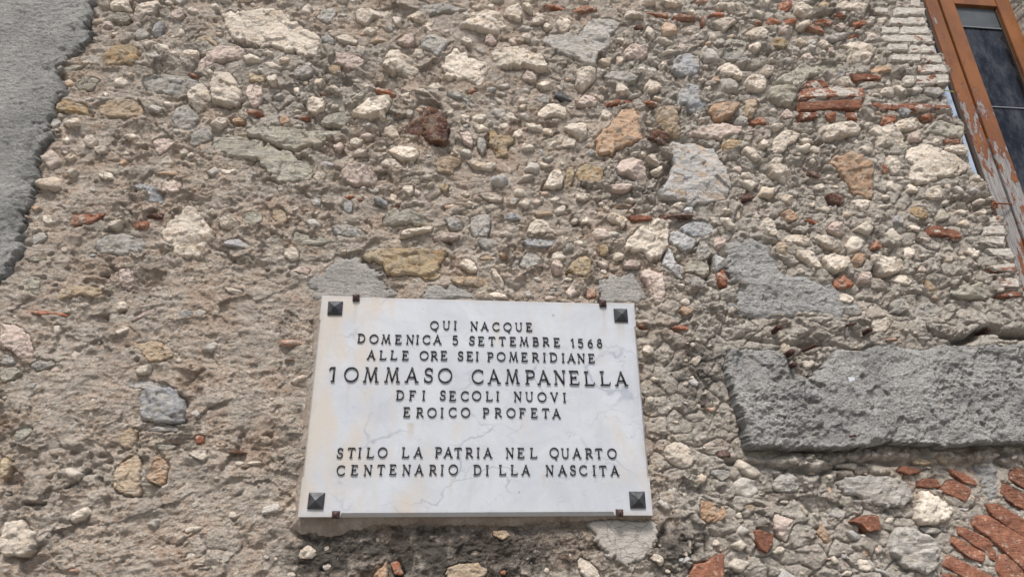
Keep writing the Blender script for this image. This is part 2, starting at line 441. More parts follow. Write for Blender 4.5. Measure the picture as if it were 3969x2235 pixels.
K g 1460,660 1500,640 1600,650 1610,700 1540,740 1480,700
K w 1060,1220 1100,1200 1120,1225
K t 780,1390 850,1380 860,1420 800,1435
K p 1380,430 1450,440 1520,460 1530,480 1430,465
K t 1670,960 1740,900 1800,890 1870,930 1760,950 1690,965
H w 110,320 180,300 280,310 345,350 380,385 340,400 260,400 160,350
H w 355,330 390,310 460,320 590,390 590,420 540,430 430,400 390,375
H t 80,370 130,355 160,410 170,470 110,450 80,430
H w 220,420 350,435 400,510 430,570 340,560 300,520 240,470
H w 415,490 450,460 510,450 600,490 620,530 570,590 490,605 440,540
H o 645,490 670,445 740,450 755,480 720,540 680,565 640,510
H r 780,420 820,345 890,420
H p 690,640 700,590 760,585 790,640 790,680 700,675
H r 500,650 560,600 610,640 665,690 620,705 540,715 510,690
H w 770,460 860,460 960,490 1020,500 1040,560 960,600 900,620 850,600 800,530
H w 935,640 980,605 1060,615 1100,590 1130,640 1070,690 1050,700 970,660
H v 1370,730 1430,680 1540,690 1600,655 1680,680 1715,740 1640,790 1500,780 1430,760
H y 1060,120 1120,95 1200,105 1240,150 1200,195 1120,195 1070,160
H v 1280,150 1310,110 1380,150 1370,190 1290,210
H Q 1210,260 1260,240 1430,280 1465,340 1390,340 1340,320 1220,320
H w 1050,250 1090,230 1160,260 1150,290 1090,280
H w 640,50 700,40 780,60 770,110 720,145 680,110
H k 440,10 590,0 590,60 540,100 470,60
H o 115,145 190,115 240,180 220,215 150,215
H r 255,185 410,205 400,225 280,200
H p 445,260 500,215 560,220 590,310 530,310 480,290
H w 745,870 770,830 830,815 830,850 760,885
H s 930,840 970,790 1040,785 1080,820 1070,880 1000,910 940,900
H w 780,970 800,930 960,930 950,970 930,1000 900,1040 800,1045 790,1000
H g 1120,860 1170,820 1240,825 1310,870 1300,930 1200,930 1120,950
H r 880,1090 1020,1070 1000,1100 900,1115
H b 1130,1080 1170,1070 1250,1080 1220,1110 1140,1100
H W 1635,250 1780,240 1790,310 1630,310
H W 1630,325 1790,320 1775,395 1640,370
H Q 1670,545 1860,520 1870,595 1710,580
H Q 1740,620 1890,650 1890,710 1740,700
H W 1640,415 1830,410 1850,480 1700,470
H W 1650,170 1750,165 1760,220 1660,225
H Q 1730,760 1850,735 1910,750 1900,780 1760,780
H w 1630,830 1700,820 1700,860 1650,870
H p 1125,590 1150,540 1215,545 1190,600
H w 1290,550 1330,530 1360,570 1310,570
H r 1445,600 1475,600 1470,620 1450,620
H t 1180,640 1250,670 1290,740 1240,760 1200,690
H w 530,770 570,745 640,745 680,790 620,830 560,810
H g 560,850 680,835 720,880 700,920 600,910
H w 100,20 160,10 210,40 190,90 120,60
H w -40,220 0,180 40,200 85,290 70,325 0,315 -40,300
L g 520,730 600,680 700,680 760,690 920,680 1010,720 1090,780 1110,850 1040,930 960,930 880,935 740,900 720,850 600,840 550,790
L w 1110,940 1150,880 1160,800 1220,795 1330,850 1420,910 1420,960 1390,1030 1290,1050 1190,1065 1120,1030
L g 50,740 100,680 200,670 270,740 240,810 140,820 60,800
L R 990,660 1020,620 1130,640 1155,670 1060,690
L y 1090,590 1130,560 1200,570 1250,600 1200,615 1110,610
L t 1260,550 1300,525 1370,530 1370,590 1320,605
L R 1145,740 1190,710 1280,715 1310,780 1220,785 1150,775
L R 1330,780 1370,725 1450,740 1540,790 1530,850 1490,885 1420,850 1340,820
L R 1380,640 1480,670 1560,720 1580,770 1490,750 1400,690
L v 515,600 640,595 685,600 670,655 620,640 560,635
L R 1830,660 1850,620 1935,650 2010,690 2010,810 1935,790 1820,720
L R 1765,820 1790,750 1935,820 2020,855 2020,965 1935,950 1820,880
L R 1640,905 1750,905 1935,1020 2020,1065 2020,1205 1935,1160 1700,1000
L R 1560,1070 1590,1000 1660,990 1935,1160 2060,1240 2060,1480 1935,1410 1700,1180 1600,1110
L R 1440,1130 1460,1070 1540,1100 1660,1160 1715,1205 1640,1258 1550,1210
L R 1380,1200 1410,1150 1500,1190 1640,1270 1620,1340 1520,1310
L R 1340,1370 1370,1285 1500,1340 1660,1420 1700,1451 1680,1520 1520,1480
L R 1745,1295 1790,1280 1900,1370 1935,1440 1900,1500 1780,1480 1720,1400
L R 1660,1260 1690,1212 1735,1270 1720,1340 1670,1310
L R 1330,1430 1400,1425 1450,1455 1450,1510 1330,1510
L R 630,1040 700,1000 830,985 850,1100 750,1115 700,1060
L o 365,1110 400,1040 440,1090 500,1170 490,1205 430,1200
L p 60,1080 55,960 100,970 200,1020 190,1100 160,1200 100,1150
L r 0,1130 50,1140 40,1230 0,1260
L g 920,1150 980,1070 1060,1070 1200,1120 1300,1200 1290,1300 1290,1410 1180,1430 1080,1400 980,1330 920,1240
L w 680,1360 700,1310 760,1320 790,1380 760,1415 700,1400
L g 1165,1080 1230,1070 1340,1100 1280,1130 1200,1130
L p 325,740 420,722 440,760 360,800
L o 470,750 520,840 500,850 470,800
L o 690,1210 760,1250 790,1300 740,1280
L v 110,880 190,860 180,900 130,905
"""
# smears of smoother cement (section, colour, proud mm, points)
SMEAR = """
F c 9 360,640 400,590 490,560 560,500 600,470 700,460 780,480 850,540 940,580 960,640 990,700 1040,720 1010,800 740,810 480,810 470,820 430,850 380,800 380,720 355,690
F c 8 1230,720 1260,690 1440,680 1560,700 1650,760 1690,790 1690,815 1230,810
G c 10 600,740 600,620 700,600 830,560 880,545 910,620 960,660 990,740 1010,800 960,820 940,900 900,940 880,830 750,830 600,825
K e 14 525,1010 1030,1010 1085,1060 1075,1110 1060,1180 1010,1280 980,1320 950,1370 870,1395 730,1340 660,1270 600,1210 550,1120
G f 12 1570,350 1700,330 1810,310 1900,340 1950,430 2010,480 2020,580 2200,600 2350,640 2480,760 2600,830 2620,900 2580,940 2200,935 1900,930 1650,910 1560,840 1640,760 1700,700 1640,640 1600,560 1560,440
L f 12 1590,600 1700,560 1790,620 1790,760 1800,870 1700,900 1600,740
K f 6 1010,560 1040,620 1050,760 1030,700
"""
# ---------------------------------------------------------------- survey helpers
ORG = {'A': (0, 0), 'B': (1000, 0), 'C': (2000, 0), 'D': (2969, 0), 'E': (0, 750), 'F': (1000, 750), 'G': (2000, 750),
       'H': (2969, 750), 'I': (0, 1485), 'J': (1000, 1485), 'K': (2000, 1485), 'L': (2969, 1485)}
def sec(s, pts):
    o = np.array(ORG[s], float)
    return np.array(pts, float) / 1.935 + o
def ray(px):
    px = np.atleast_2d(np.asarray(px, float))
    d = np.stack([px[:, 0] - CX, px[:, 1] - CY, np.full(len(px), F)], 1)
    return np.stack([d @ AX, d @ AY, d @ AZ], 1)
def onwall(px, off=0.0):
    """survey pixels -> (x, z) on the plane that stands `off` metres proud of the wall"""
    d = ray(px); t = (-off - CAM[1]) / d[:, 1]
    return np.stack([CAM[0] + d[:, 0] * t, CAM[2] + d[:, 2] * t], 1)
def topx(x, z, off=0.0):
    dx, dy, dz = x - CAM[0], (-off - CAM[1]) + 0 * x, z - CAM[2]
    c0 = dx * AX[0] + dy * AY[0] + dz * AZ[0]; c1 = dx * AX[1] + dy * AY[1] + dz * AZ[1]; c2 = dx * AX[2] + dy * AY[2] + dz * AZ[2]
    return CX + F * c0 / c2, CY + F * c1 / c2
def parse(t):
    s, k, *p = t.split()
    return s, k, p
def pts_of(tok): return [tuple(float(v) for v in q.split(',')) for q in tok]

# ---------------------------------------------------------------- numpy noise
def _tab(seed): return np.random.RandomState(seed).rand(256, 256)
_tabs = {}
def vn(x, y, seed=0):
    T = _tabs.setdefault(seed, _tab(seed))
    xi = np.floor(x).astype(np.int64); yi = np.floor(y).astype(np.int64)
    fx = x - xi; fy = y - yi
    fx = fx * fx * fx * (fx * (fx * 6 - 15) + 10); fy = fy * fy * fy * (fy * (fy * 6 - 15) + 10)
    x0 = xi & 255; x1 = (xi + 1) & 255; y0 = yi & 255; y1 = (yi + 1) & 255
    a = T[x0, y0]; b = T[x1, y0]; c = T[x0, y1]; d = T[x1, y1]
    return (a + (b - a) * fx) * (1 - fy) + (c + (d - c) * fx) * fy
def fbm(x, y, sc, oct=4, seed=0, rough=0.5):
    s = 0; amp = 1; tot = 0
    for o in range(oct):
        c, si = math.cos(o * 1.1 + seed), math.sin(o * 1.1 + seed)
        X = (x * c - y * si) / sc; Y = (x * si + y * c) / sc
        s = s + amp * (vn(X + 17.3 * o, Y + 5.1 * o, seed + o) - 0.5); tot += amp; amp *= rough; sc *= 0.5
    return s / tot * 2
def worley(x, y, sc, seed=0):
    X = x / sc; Y = y / sc
    R1 = np.random.RandomState(seed + 900).rand(64, 64, 3)
    xi = np.floor(X).astype(np.int64); yi = np.floor(Y).astype(np.int64)
    best = np.full(X.shape, 9.0); sec_ = np.full(X.shape, 9.0); val = np.zeros(X.shape)
    for i in (-1, 0, 1):
        for j in (-1, 0, 1):
            r = R1[(xi + i) & 63, (yi + j) & 63]
            d = np.hypot(xi + i + r[..., 0] - X, yi + j + r[..., 1] - Y)
            nb = d < best
            sec_ = np.where(nb, best, np.minimum(sec_, d)); val = np.where(nb, r[..., 2], val); best = np.where(nb, d, best)
    return best, sec_, val
def facets(x, z, sc, seed, tilt=1.0):
    X = x / sc; Z = z / sc
    R1 = np.random.RandomState(seed + 700).rand(64, 64, 5)
    xi = np.floor(X).astype(np.int64); zi = np.floor(Z).astype(np.int64)
    best = np.full(X.shape, 9.0); h_ = np.zeros(X.shape)
    for i in (-1, 0, 1):
        for j in (-1, 0, 1):
            r = R1[(xi + i) & 63, (zi + j) & 63]
            dx = X - (xi + i + r[..., 0]); dz = Z - (zi + j + r[..., 1]); d = dx * dx + dz * dz
            nb = d < best
            h_ = np.where(nb, (r[..., 2] - .5) + tilt * (dx * (r[..., 3] - .5) + dz * (r[..., 4] - .35)), h_); best = np.where(nb, d, best)
    return h_
def sm(a, b, x):
    t = np.clip((x - a) / (b - a), 0, 1); return t * t * (3 - 2 * t)

def sdist(P, poly):
    """signed distance (inside positive) and nearest outline point"""
    A = poly; B = np.roll(poly, -1, 0); n = len(P)
    best = np.full(n, 1e9); near = np.zeros((n, 2)); ins = np.zeros(n, bool)
    for a, b in zip(A, B):
        ab = b - a; L = ab @ ab + 1e-12
        t = np.clip(((P - a) @ ab) / L, 0, 1)
        q = a + t[:, None] * ab; d = ((P - q) ** 2).sum(1)
        m = d < best; best[m] = d[m]; near[m] = q[m]
        c = ((a[1] > P[:, 1]) != (b[1] > P[:, 1]))
        if c.any():
            xs = a[0] + (P[:, 1] - a[1]) * (b[0] - a[0]) / (b[1] - a[1] + 1e-15)
            ins ^= c & (P[:, 0] < xs)
    d = np.sqrt(best)
    return np.where(ins, d, -d), near
def soften(poly, it=1, jit=0.0, rs=None, cut=.2):
    p = poly
    for _ in range(it):
        q = np.roll(p, -1, 0); p = np.stack([p * (1 - cut) + q * cut, p * cut + q * (1 - cut)], 1).reshape(-1, 2)
    if jit > 0:
        q = np.roll(p, -1, 0); p = np.stack([p, (p + q) / 2], 1).reshape(-1, 2)
        p = p + rs.normal(0, jit, p.shape)
    return p

# ---------------------------------------------------------------- objects
COL = SC.collection
def tag(o, label=None, cat=None, group=None, kind=None):
    if label: o['label'] = label
    if cat: o['category'] = cat
    if group: o['group'] = group
    if kind: o['kind'] = kind
    return o
def empty(name, loc):
    o = bpy.data.objects.new(name, None); COL.objects.link(o); o.location = loc; return o
def mesh_obj(name, V, Fc, mat, parent=None, smooth=True, attrs=None, origin=None):
    V = np.asarray(V, float)
    org = np.array(origin if origin is not None else V.mean(0), float)
    me = bpy.data.meshes.new(name)
    Vl = V - org
    if isinstance(Fc, np.ndarray):
        me.vertices.add(len(Vl)); me.vertices.foreach_set('co', Vl.astype(np.float32).ravel())
        k = Fc.shape[1]
        me.loops.add(Fc.size); me.loops.foreach_set('vertex_index', Fc.astype(np.int32).ravel())
        me.polygons.add(len(Fc)); me.polygons.foreach_set('loop_start', np.arange(0, Fc.size, k, dtype=np.int32))
        try: me.polygons.foreach_set('loop_total', np.full(len(Fc), k, dtype=np.int32))
        except Exception: pass
        me.update(calc_edges=True)
    else:
        me.from_pydata([tuple(v) for v in Vl], [], [tuple(f) for f in Fc])
        me.update()
    if smooth: me.polygons.foreach_set('use_smooth', np.ones(len(me.polygons), bool))
    for k, v in (attrs or {}).items():
        if v.ndim == 1:
            at = me.attributes.new(k, 'FLOAT', 'POINT'); at.data.foreach_set('value', v.astype(np.float32))
        else:
            at = me.attributes.new(k, 'FLOAT_COLOR', 'POINT')
            at.data.foreach_set('color', np.concatenate([v, np.ones((len(v), 1))], 1).astype(np.float32).ravel())
    for m in (mat if isinstance(mat, (list, tuple)) else [mat]): me.materials.append(m)
    o = bpy.data.objects.new(name, me); COL.objects.link(o)
    if parent is not None:
        o.parent = parent; o.location = Vector(org) - parent.matrix_basis.translation
        if parent.parent: o.location -= parent.parent.matrix_basis.translation
    else: o.location = org
    return o
def patch(poly, cell, hf, back=0.03):
    """height-field body with the given outline on the wall plane; returns verts, quads"""
    lo = poly.min(0) - 2 * cell; hi = poly.max(0) + 2 * cell
    nx = int((hi[0] - lo[0]) / cell) + 2; nz = int((hi[1] - lo[1]) / cell) + 2
    gx, gz = np.meshgrid(lo[0] + np.arange(nx) * cell, lo[1] + np.arange(nz) * cell, indexing='ij')
    P = np.stack([gx.ravel(), gz.ravel()], 1)
    sd, near = sdist(P, poly)
    keep = (sd > -1.45 * cell).reshape(nx, nz)
    ins = (sd >= 0).reshape(nx, nz)
    any_in = ins[:-1, :-1] | ins[1:, :-1] | ins[1:, 1:] | ins[:-1, 1:]
    okq = any_in
    idx = np.arange(nx * nz).reshape(nx, nz)
    Q = np.stack([idx[:-1, :-1], idx[1:, :-1], idx[1:, 1:], idx[:-1, 1:]], -1)[okq]
    used = np.unique(Q); mp = np.full(nx * nz, -1); mp[used] = np.arange(len(used)); Q = mp[Q]
    sdu = sd[used]; Pu = P[used].copy(); o = sdu < 0
    Pu[o] = near[used][o]
    h = hf(Pu[:, 0], Pu[:, 1], np.maximum(sdu, 0))
    h = np.where(o, -back, h)
    V = np.stack([Pu[:, 0], -h, Pu[:, 1]], 1)
    return V, Q
def box(x0, x1, y0, y1, z0, z1, b=0.0):
    """box with small bevels as verts/faces"""
    import bmesh
    bm = bmesh.new(); bmesh.ops.create_cube(bm, size=1)
    for v in bm.verts: v.co = ((x0 + x1) / 2 + v.co.x * (x1 - x0), (y0 + y1) / 2 + v.co.y * (y1 - y0), (z0 + z1) / 2 + v.co.z * (z1 - z0))
    if b: bmesh.ops.bevel(bm, geom=bm.edges[:], offset=b, segments=2, affect='EDGES')
    V = [tuple(v.co) for v in bm.verts]; Fc = [tuple(v.index for v in f.verts) for f in bm.faces]
    bm.verts.index_update(); Fc = [tuple(v.index for v in f.verts) for f in bm.faces]; bm.free()
    return V, Fc

# ---------------------------------------------------------------- materials
class NT:
    def __init__(s, name):
        s.m = bpy.data.materials.new(name); s.m.use_nodes = True; s.t = s.m.node_tree; s.t.nodes.clear()
        s.o = s.t.nodes.new('ShaderNodeOutputMaterial'); s.b = s.t.nodes.new('ShaderNodeBsdfPrincipled')
        s.t.links.new(s.b.outputs[0], s.o.inputs['Surface'])
        s.g = s.t.nodes.new('ShaderNodeNewGeometry'); s.pos = s.g.outputs['Position']
    def n(s, k, **kw):
        nd = s.t.nodes.new(k)
        for a, v in kw.items(): setattr(nd, a, v)
        return nd
    def put(s, sock, v):
        if isinstance(v, bpy.types.NodeSocket): s.t.links.new(v, sock)
        elif v is not None:
            if sock.type == 'RGBA' and len(v) == 3: v = (*v, 1)
            sock.default_value = v
    def noise(s, sc, det=4, rough=0.5, vec=None, dist=0.0):
        nd = s.n('ShaderNodeTexNoise'); s.put(nd.inputs['Vector'], vec or s.pos); nd.inputs['Scale'].default_value = sc
        nd.inputs['Detail'].default_value = det; nd.inputs['Roughness'].default_value = rough; nd.inputs['Distortion'].default_value = dist
        return nd.outputs['Fac']
    def noisec(s, sc, det=2, vec=None):
        nd = s.n('ShaderNodeTexNoise'); s.put(nd.inputs['Vector'], vec or s.pos); nd.inputs['Scale'].default_value = sc; nd.inputs['Detail'].default_value = det
        return nd.outputs['Color']
    def vor(s, sc, feat='F1', out='Distance', vec=None, rnd_=1.0):
        nd = s.n('ShaderNodeTexVoronoi', feature=feat); s.put(nd.inputs['Vector'], vec or s.pos); nd.inputs['Scale'].default_value = sc
        nd.inputs['Randomness'].default_value = rnd_
        return nd.outputs[out]
    def mapping(s, scale, rot=(0, 0, 0), vec=None, loc=(0, 0, 0)):
        nd = s.n('ShaderNodeMapping'); s.put(nd.inputs['Vector'], vec or s.pos); nd.inputs['Scale'].default_value = scale
        nd.inputs['Rotation'].default_value = rot; nd.inputs['Location'].default_value = loc
        return nd.outputs[0]
    def ramp(s, f, a, b, ca=0.0, cb=1.0, mode='LINEAR'):
        nd = s.n('ShaderNodeMapRange'); nd.interpolation_type = 'SMOOTHSTEP' if mode == 'S' else 'LINEAR'
        s.put(nd.inputs[0], f); nd.inputs[1].default_value = a; nd.inputs[2].default_value = b; nd.inputs[3].default_value = ca; nd.inputs[4].default_value = cb
        return nd.outputs[0]
    def mix(s, f, a, b, bt='MIX'):
        nd = s.n('ShaderNodeMix', data_type='RGBA', blend_type=bt); s.put(nd.inputs[0], f); s.put(nd.inputs[6], a); s.put(nd.inputs[7], b)
        return nd.outputs[2]
    def math(s, op, a, b=None, c=None):
        nd = s.n('ShaderNodeMath', operation=op); s.put(nd.inputs[0], a); s.put(nd.inputs[1], b)
        if c is not None: s.put(nd.inputs[2], c)
        return nd.outputs[0]
    def attr(s, name, out='Fac'):
        nd = s.n('ShaderNodeAttribute'); nd.attribute_name = name; return nd.outputs[out]
    def objrand(s): return s.n('ShaderNodeObjectInfo').outputs['Random']
    def bump(s, h, dist=0.002, strength=1.0, prev=None):
        nd = s.n('ShaderNodeBump'); s.put(nd.inputs['Height'], h); nd.inputs['Distance'].default_value = dist; nd.inputs['Strength'].default_value = strength
        if prev is not None: s.put(nd.inputs['Normal'], prev)
        return nd.outputs[0]
    def done(s, col, rough=0.9, normal=None, spec=0.25, metal=0.0):
        s.put(s.b.inputs['Base Color'], col); s.put(s.b.inputs['Roughness'], rough); s.b.inputs['Metallic'].default_value = metal
        s.b.inputs['Specular IOR Level'].default_value = spec
        if normal is not None: s.put(s.b.inputs['Normal'], normal)
        return s.m
def val(s, c, k): return tuple(x * k for x in c)

def stone_mat(name, A, B, stain, stain_amt=0.5, dust=0.45, layered=0.0, bumpk=1.0, crack=0.5):
    s = NT(name); r = s.objrand()
    off = s.n('ShaderNodeVectorMath', operation='ADD'); s.put(off.inputs[0], s.pos)
    sc_ = s.n('ShaderNodeVectorMath', operation='SCALE'); s.put(sc_.inputs[0], (3.1, 5.7, 9.3)); s.put(sc_.inputs[3], r)
    s.put(off.inputs[1], sc_.outputs[0]); v = off.outputs[0]
    c = s.mix(s.ramp(s.noise(11, 4, .6, v), .35, .65), A, B)
    c = s.mix(s.math('MULTIPLY', s.ramp(s.noise(17, 5, .65, s.mapping((1, 1, 1.8), vec=v), .6), .5, .68), stain_amt), c, stain)
    vv = s.ramp(r, 0, 1, .96, 1.30)
    hs = s.n('ShaderNodeHueSaturation'); s.put(hs.inputs['Color'], c); s.put(hs.inputs['Value'], vv); c = hs.outputs[0]
    fine = s.noise(160, 5, .7, s.mapping((1, 1, 1.6), vec=v))
    c = s.mix(s.ramp(fine, .32, .5, .5, 0.0), c, tuple(x * .55 for x in B), 'MIX')
    c = s.mix(s.ramp(s.noise(70, 4, .7, v), .56, .7, 0, .45), c, tuple(min(1, x * 1.35) for x in A))
    # dust of mortar left on the face
    du = s.math('MULTIPLY', s.ramp(s.math('ADD', s.noise(26, 6, .7, v), s.math('MULTIPLY', s.noise(140, 3, .6, v), .35)), .67, .76), dust)
    c = s.mix(du, c, (0.46, 0.415, 0.35))
    # cracks
    w = s.n('ShaderNodeVectorMath', operation='ADD'); s.put(w.inputs[0], v)
    w2 = s.n('ShaderNodeVectorMath', operation='SCALE'); s.put(w2.inputs[0], s.noisec(14, 3, v)); w2.inputs[3].default_value = .09; s.put(w.inputs[1], w2.outputs[0])
    cr = s.vor(15, 'DISTANCE_TO_EDGE', 'Distance', s.mapping((1, 1, 2.0), (0, .3, 0), vec=w.outputs[0]))
    crm = s.math('MULTIPLY', s.ramp(cr, .0, .035, 1, 0), s.math('MULTIPLY', s.ramp(s.noise(9, 2, .5, v), .5, .6), crack))
    c = s.mix(crm, c, tuple(x * .28 for x in B))
    lay = s.noise(30, 5, .75, s.mapping((.35, .35, 3.2), (0, .25, 0), vec=v), 1.0)
    h = s.math('ADD', s.math('MULTIPLY', s.noise(55, 6, .65, v, ), 1.0), s.math('MULTIPLY', lay, layered * 1.8))
    h = s.math('SUBTRACT', h, s.math('MULTIPLY', crm, .6))
    nrm = s.bump(h, .0115 * bumpk, 1.0); nrm = s.bump(fine, .0024 * bumpk, 1.0, nrm)
    return s.done(c, .88, nrm, .25)
M = {}
M['w'] = stone_mat('cream_limestone', (.63, .565, .485), (.53, .475, .405), (.42, .29, .17), .55, .5)
M['g'] = stone_mat('grey_limestone', (.49, .47, .435), (.38, .37, .35), (.40, .34, .26), .5, .5, .6)
M['b'] = stone_mat('blue_grey_stone', (.41, .415, .425), (.28, .29, .305), (.38, .34, .28), .35, .5, .3)
M['t'] = stone_mat('tan_stone', (.46, .37, .27), (.36, .29, .215), (.40, .24, .12), .6, .5, .4)
M['o'] = stone_mat('ochre_sandstone', (.44, .29, .19), (.36, .24, .16), (.46, .38, .29), .7, .5, .2)
M['y'] = stone_mat('yellow_ochre_stone', (.52, .43, .30), (.44, .34, .22), (.45, .24, .07), .8, .45, .8)
M['p'] = stone_mat('pink_limestone', (.55, .45, .40), (.46, .385, .34), (.38, .26, .21), .5, .5)
M['r'] = stone_mat('broken_tile', (.33, .135, .075), (.24, .10, .06), (.42, .33, .27), .5, .6, .2, .8, .2)
M['k'] = stone_mat('iron_stone', (.115, .06, .045), (.075, .042, .036), (.22, .11, .05), .7, .3, .0, 1.2, .3)
M['d'] = stone_mat('dark_pebble', (.09, .095, .105), (.05, .052, .06), (.13, .11, .09), .5, .2, 0, .7, .2)
M['v'] = stone_mat('olive_grey_stone', (.50, .48, .41), (.40, .38, .32), (.38, .28, .16), .45, .45, .8)
M['x'] = stone_mat('pale_slab_stone', (.54, .52, .50), (.43, .43, .43), (.48, .31, .16), .95, .5, .3)
M['m'] = stone_mat('pale_cement_flake', (.46, .46, .455), (.37, .375, .38), (.40, .38, .34), .4, .2, .3, .7, .2)
M['s'] = stone_mat('speckled_stone', (.47, .44, .39), (.22, .21, .19), (.1, .1, .1), .5, .2, 0, 1.2, .1)

def brick_mat(name, wash):
    s = NT(name); r = s.objrand(); v = s.pos
    c = s.mix(s.ramp(s.noise(20, 4, .6), .35, .65), (.26, .112, .07), (.17, .078, .054))
    c = s.mix(s.ramp(s.noise(90, 4, .7), .5, .7, 0, .5), c, (.40, .20, .12))
    c = s.mix(s.ramp(s.noise(50, 5, .7), .56, .68, 0, .65), c, (.48, .40, .32))
    hs = s.n('ShaderNodeHueSaturation'); s.put(hs.inputs['Color'], c); s.put(hs.inputs['Value'], s.ramp(r, 0, 1, .85, 1.3)); c = hs.outputs[0]
    if wash > 0:
        m = s.ramp(s.math('ADD', s.noise(22, 6, .7, s.mapping((.7, 1, 1.3))), s.math('MULTIPLY', s.math('SUBTRACT', r, .5), .14)), .60 - wash * .3, .64 - wash * .3)
        c = s.mix(m, c, s.mix(s.ramp(s.noise(70, 4, .6), .4, .7), (.58, .55, .495), (.42, .38, .33)))
    fine = s.noise(170, 5, .7, s.mapping((1, 1, 1.6)))
    c = s.mix(s.ramp(fine, .3, .5, .45, 0), c, (.12, .08, .06))
    h = s.noise(60, 6, .65, s.mapping((.5, .5, 2.4), (0, .05, 0)))
    nrm = s.bump(h, .008, 1.0); nrm = s.bump(fine, .0022, 1.0, nrm)
    return s.done(c, .9, nrm, .2)
M['R'] = brick_mat('red_brick', 0.0); M['Q'] = brick_mat('part_whitewashed_brick', .34); M['W'] = brick_mat('whitewashed_brick', .80); M['q'] = M['Q']

def mortar_mat():
    s = NT('lime_mortar'); gy = s.attr('grey'); st = s.attr('stain')
    n1 = s.noise(7, 5, .6); n2 = s.noise(34, 5, .65)
    tan = s.mix(s.ramp(n1, .38, .62), (.80, .685, .565), (.72, .62, .52))
    tan = s.mix(s.ramp(n2, .50, .64, 0, .8), tan, (.66, .475, .33))
    tan = s.mix(s.ramp(s.noise(23, 5, .6, s.mapping((1, 1, 1.5), loc=(3, 1, 2))), .55, .68, 0, .55), tan, (.68, .655, .61))
    gry = s.mix(s.ramp(n1, .38, .62), (.76, .705, .62), (.68, .635, .565))
    gry = s.mix(s.ramp(n2, .5, .7, 0, .5), gry, (.70, .63, .54))
    gm = s.ramp(s.math('ADD', gy, s.math('MULTIPLY', s.math('SUBTRACT', s.noise(13, 5, .65), .5), 1.3)), .3, .7)
    c = s.mix(gm, tan, gry)
    cb = s.attr('crumb')
    c = s.mix(s.ramp(cb, .9, .4, 0, .4), c, s.mix(s.noise(30, 4), (.74, .70, .63), (.62, .57, .50)))
    c = s.mix(s.ramp(s.noise(9, 6, .7, s.mapping((1, 1, 1.4), loc=(4, 4, 4))), .42, .60, .50, 0), c, s.mix(s.noise(15), (.36, .30, .235), (.34, .325, .30)))
    c = s.mix(s.math('MULTIPLY', s.ramp(s.noise(4.5, 6, .65, s.mapping((1, 1, 1.3), loc=(7, 2, 9))), .49, .62, 0, .75), s.ramp(gy, .0, .8, 1, .35)), c, (.60, .44, .33))
    # grit: tiny pebbles of several colours
    vc = s.vor(150, 'F1', 'Color'); vd = s.vor(150, 'F1', 'Distance')
    sep = s.n('ShaderNodeSeparateColor'); s.put(sep.inputs[0], vc)
    pm = s.math('MULTIPLY', s.ramp(vd, .30, .42, 1, 0), s.ramp(sep.outputs[0], .6, .64, 0, .75))
    pc = s.mix(sep.outputs[1], (.72, .66, .58), (.26, .26, .27))
    c = s.mix(pm, c, pc)
    vc2 = s.vor(62, 'F1', 'Color'); sep2 = s.n('ShaderNodeSeparateColor'); s.put(sep2.inputs[0], vc2); vd2 = s.vor(62, 'F1', 'Distance')
    pm2 = s.math('MULTIPLY', s.ramp(s.math('ADD', vd2, s.math('MULTIPLY', s.math('SUBTRACT', s.noise(110, 3, .6), .5), .5)), .24, .32, 1, 0), s.ramp(sep2.outputs[0], .87, .89, 0, .7))
    c = s.mix(pm2, c, s.mix(s.ramp(sep2.outputs[2], .6, .7), s.mix(sep2.outputs[1], (.74, .67, .58), (.32, .32, .33)), (.46, .22, .13)))
    fine = s.noise(120, 6, .75, s.mapping((1, 1, 1.5)))
    c = s.mix(s.ramp(fine, .36, .46, .55, 0), c, (.22, .185, .15))
    mid = s.noise(48, 5, .7, s.mapping((1, 1, 1.5), loc=(1, 5, 2)))
    c = s.mix(s.ramp(mid, .38, .46, .42, 0), c, (.36, .295, .235)); c = s.mix(s.ramp(mid, .53, .62, 0, .55), c, (.80, .75, .67))
    c = s.mix(s.ramp(fine, .56, .68, 0, .55), c, (.78, .73, .65))
    # mould
    sm_ = s.ramp(s.math('ADD', st, s.math('MULTIPLY', s.math('SUBTRACT', s.noise(17, 8, .78), .5), 2.4)), .42, .95, 0, .86)
    c = s.mix(sm_, c, (.055, .052, .048))
    h = s.math('ADD', s.noise(85, 7, .75), s.math('MULTIPLY', pm, .25))
    nrm = s.bump(h, .030, 1.0); nrm = s.bump(fine, .009, 1.0, nrm)
    return s.done(c, .95, nrm, .15)
M['mortar'] = mortar_mat()

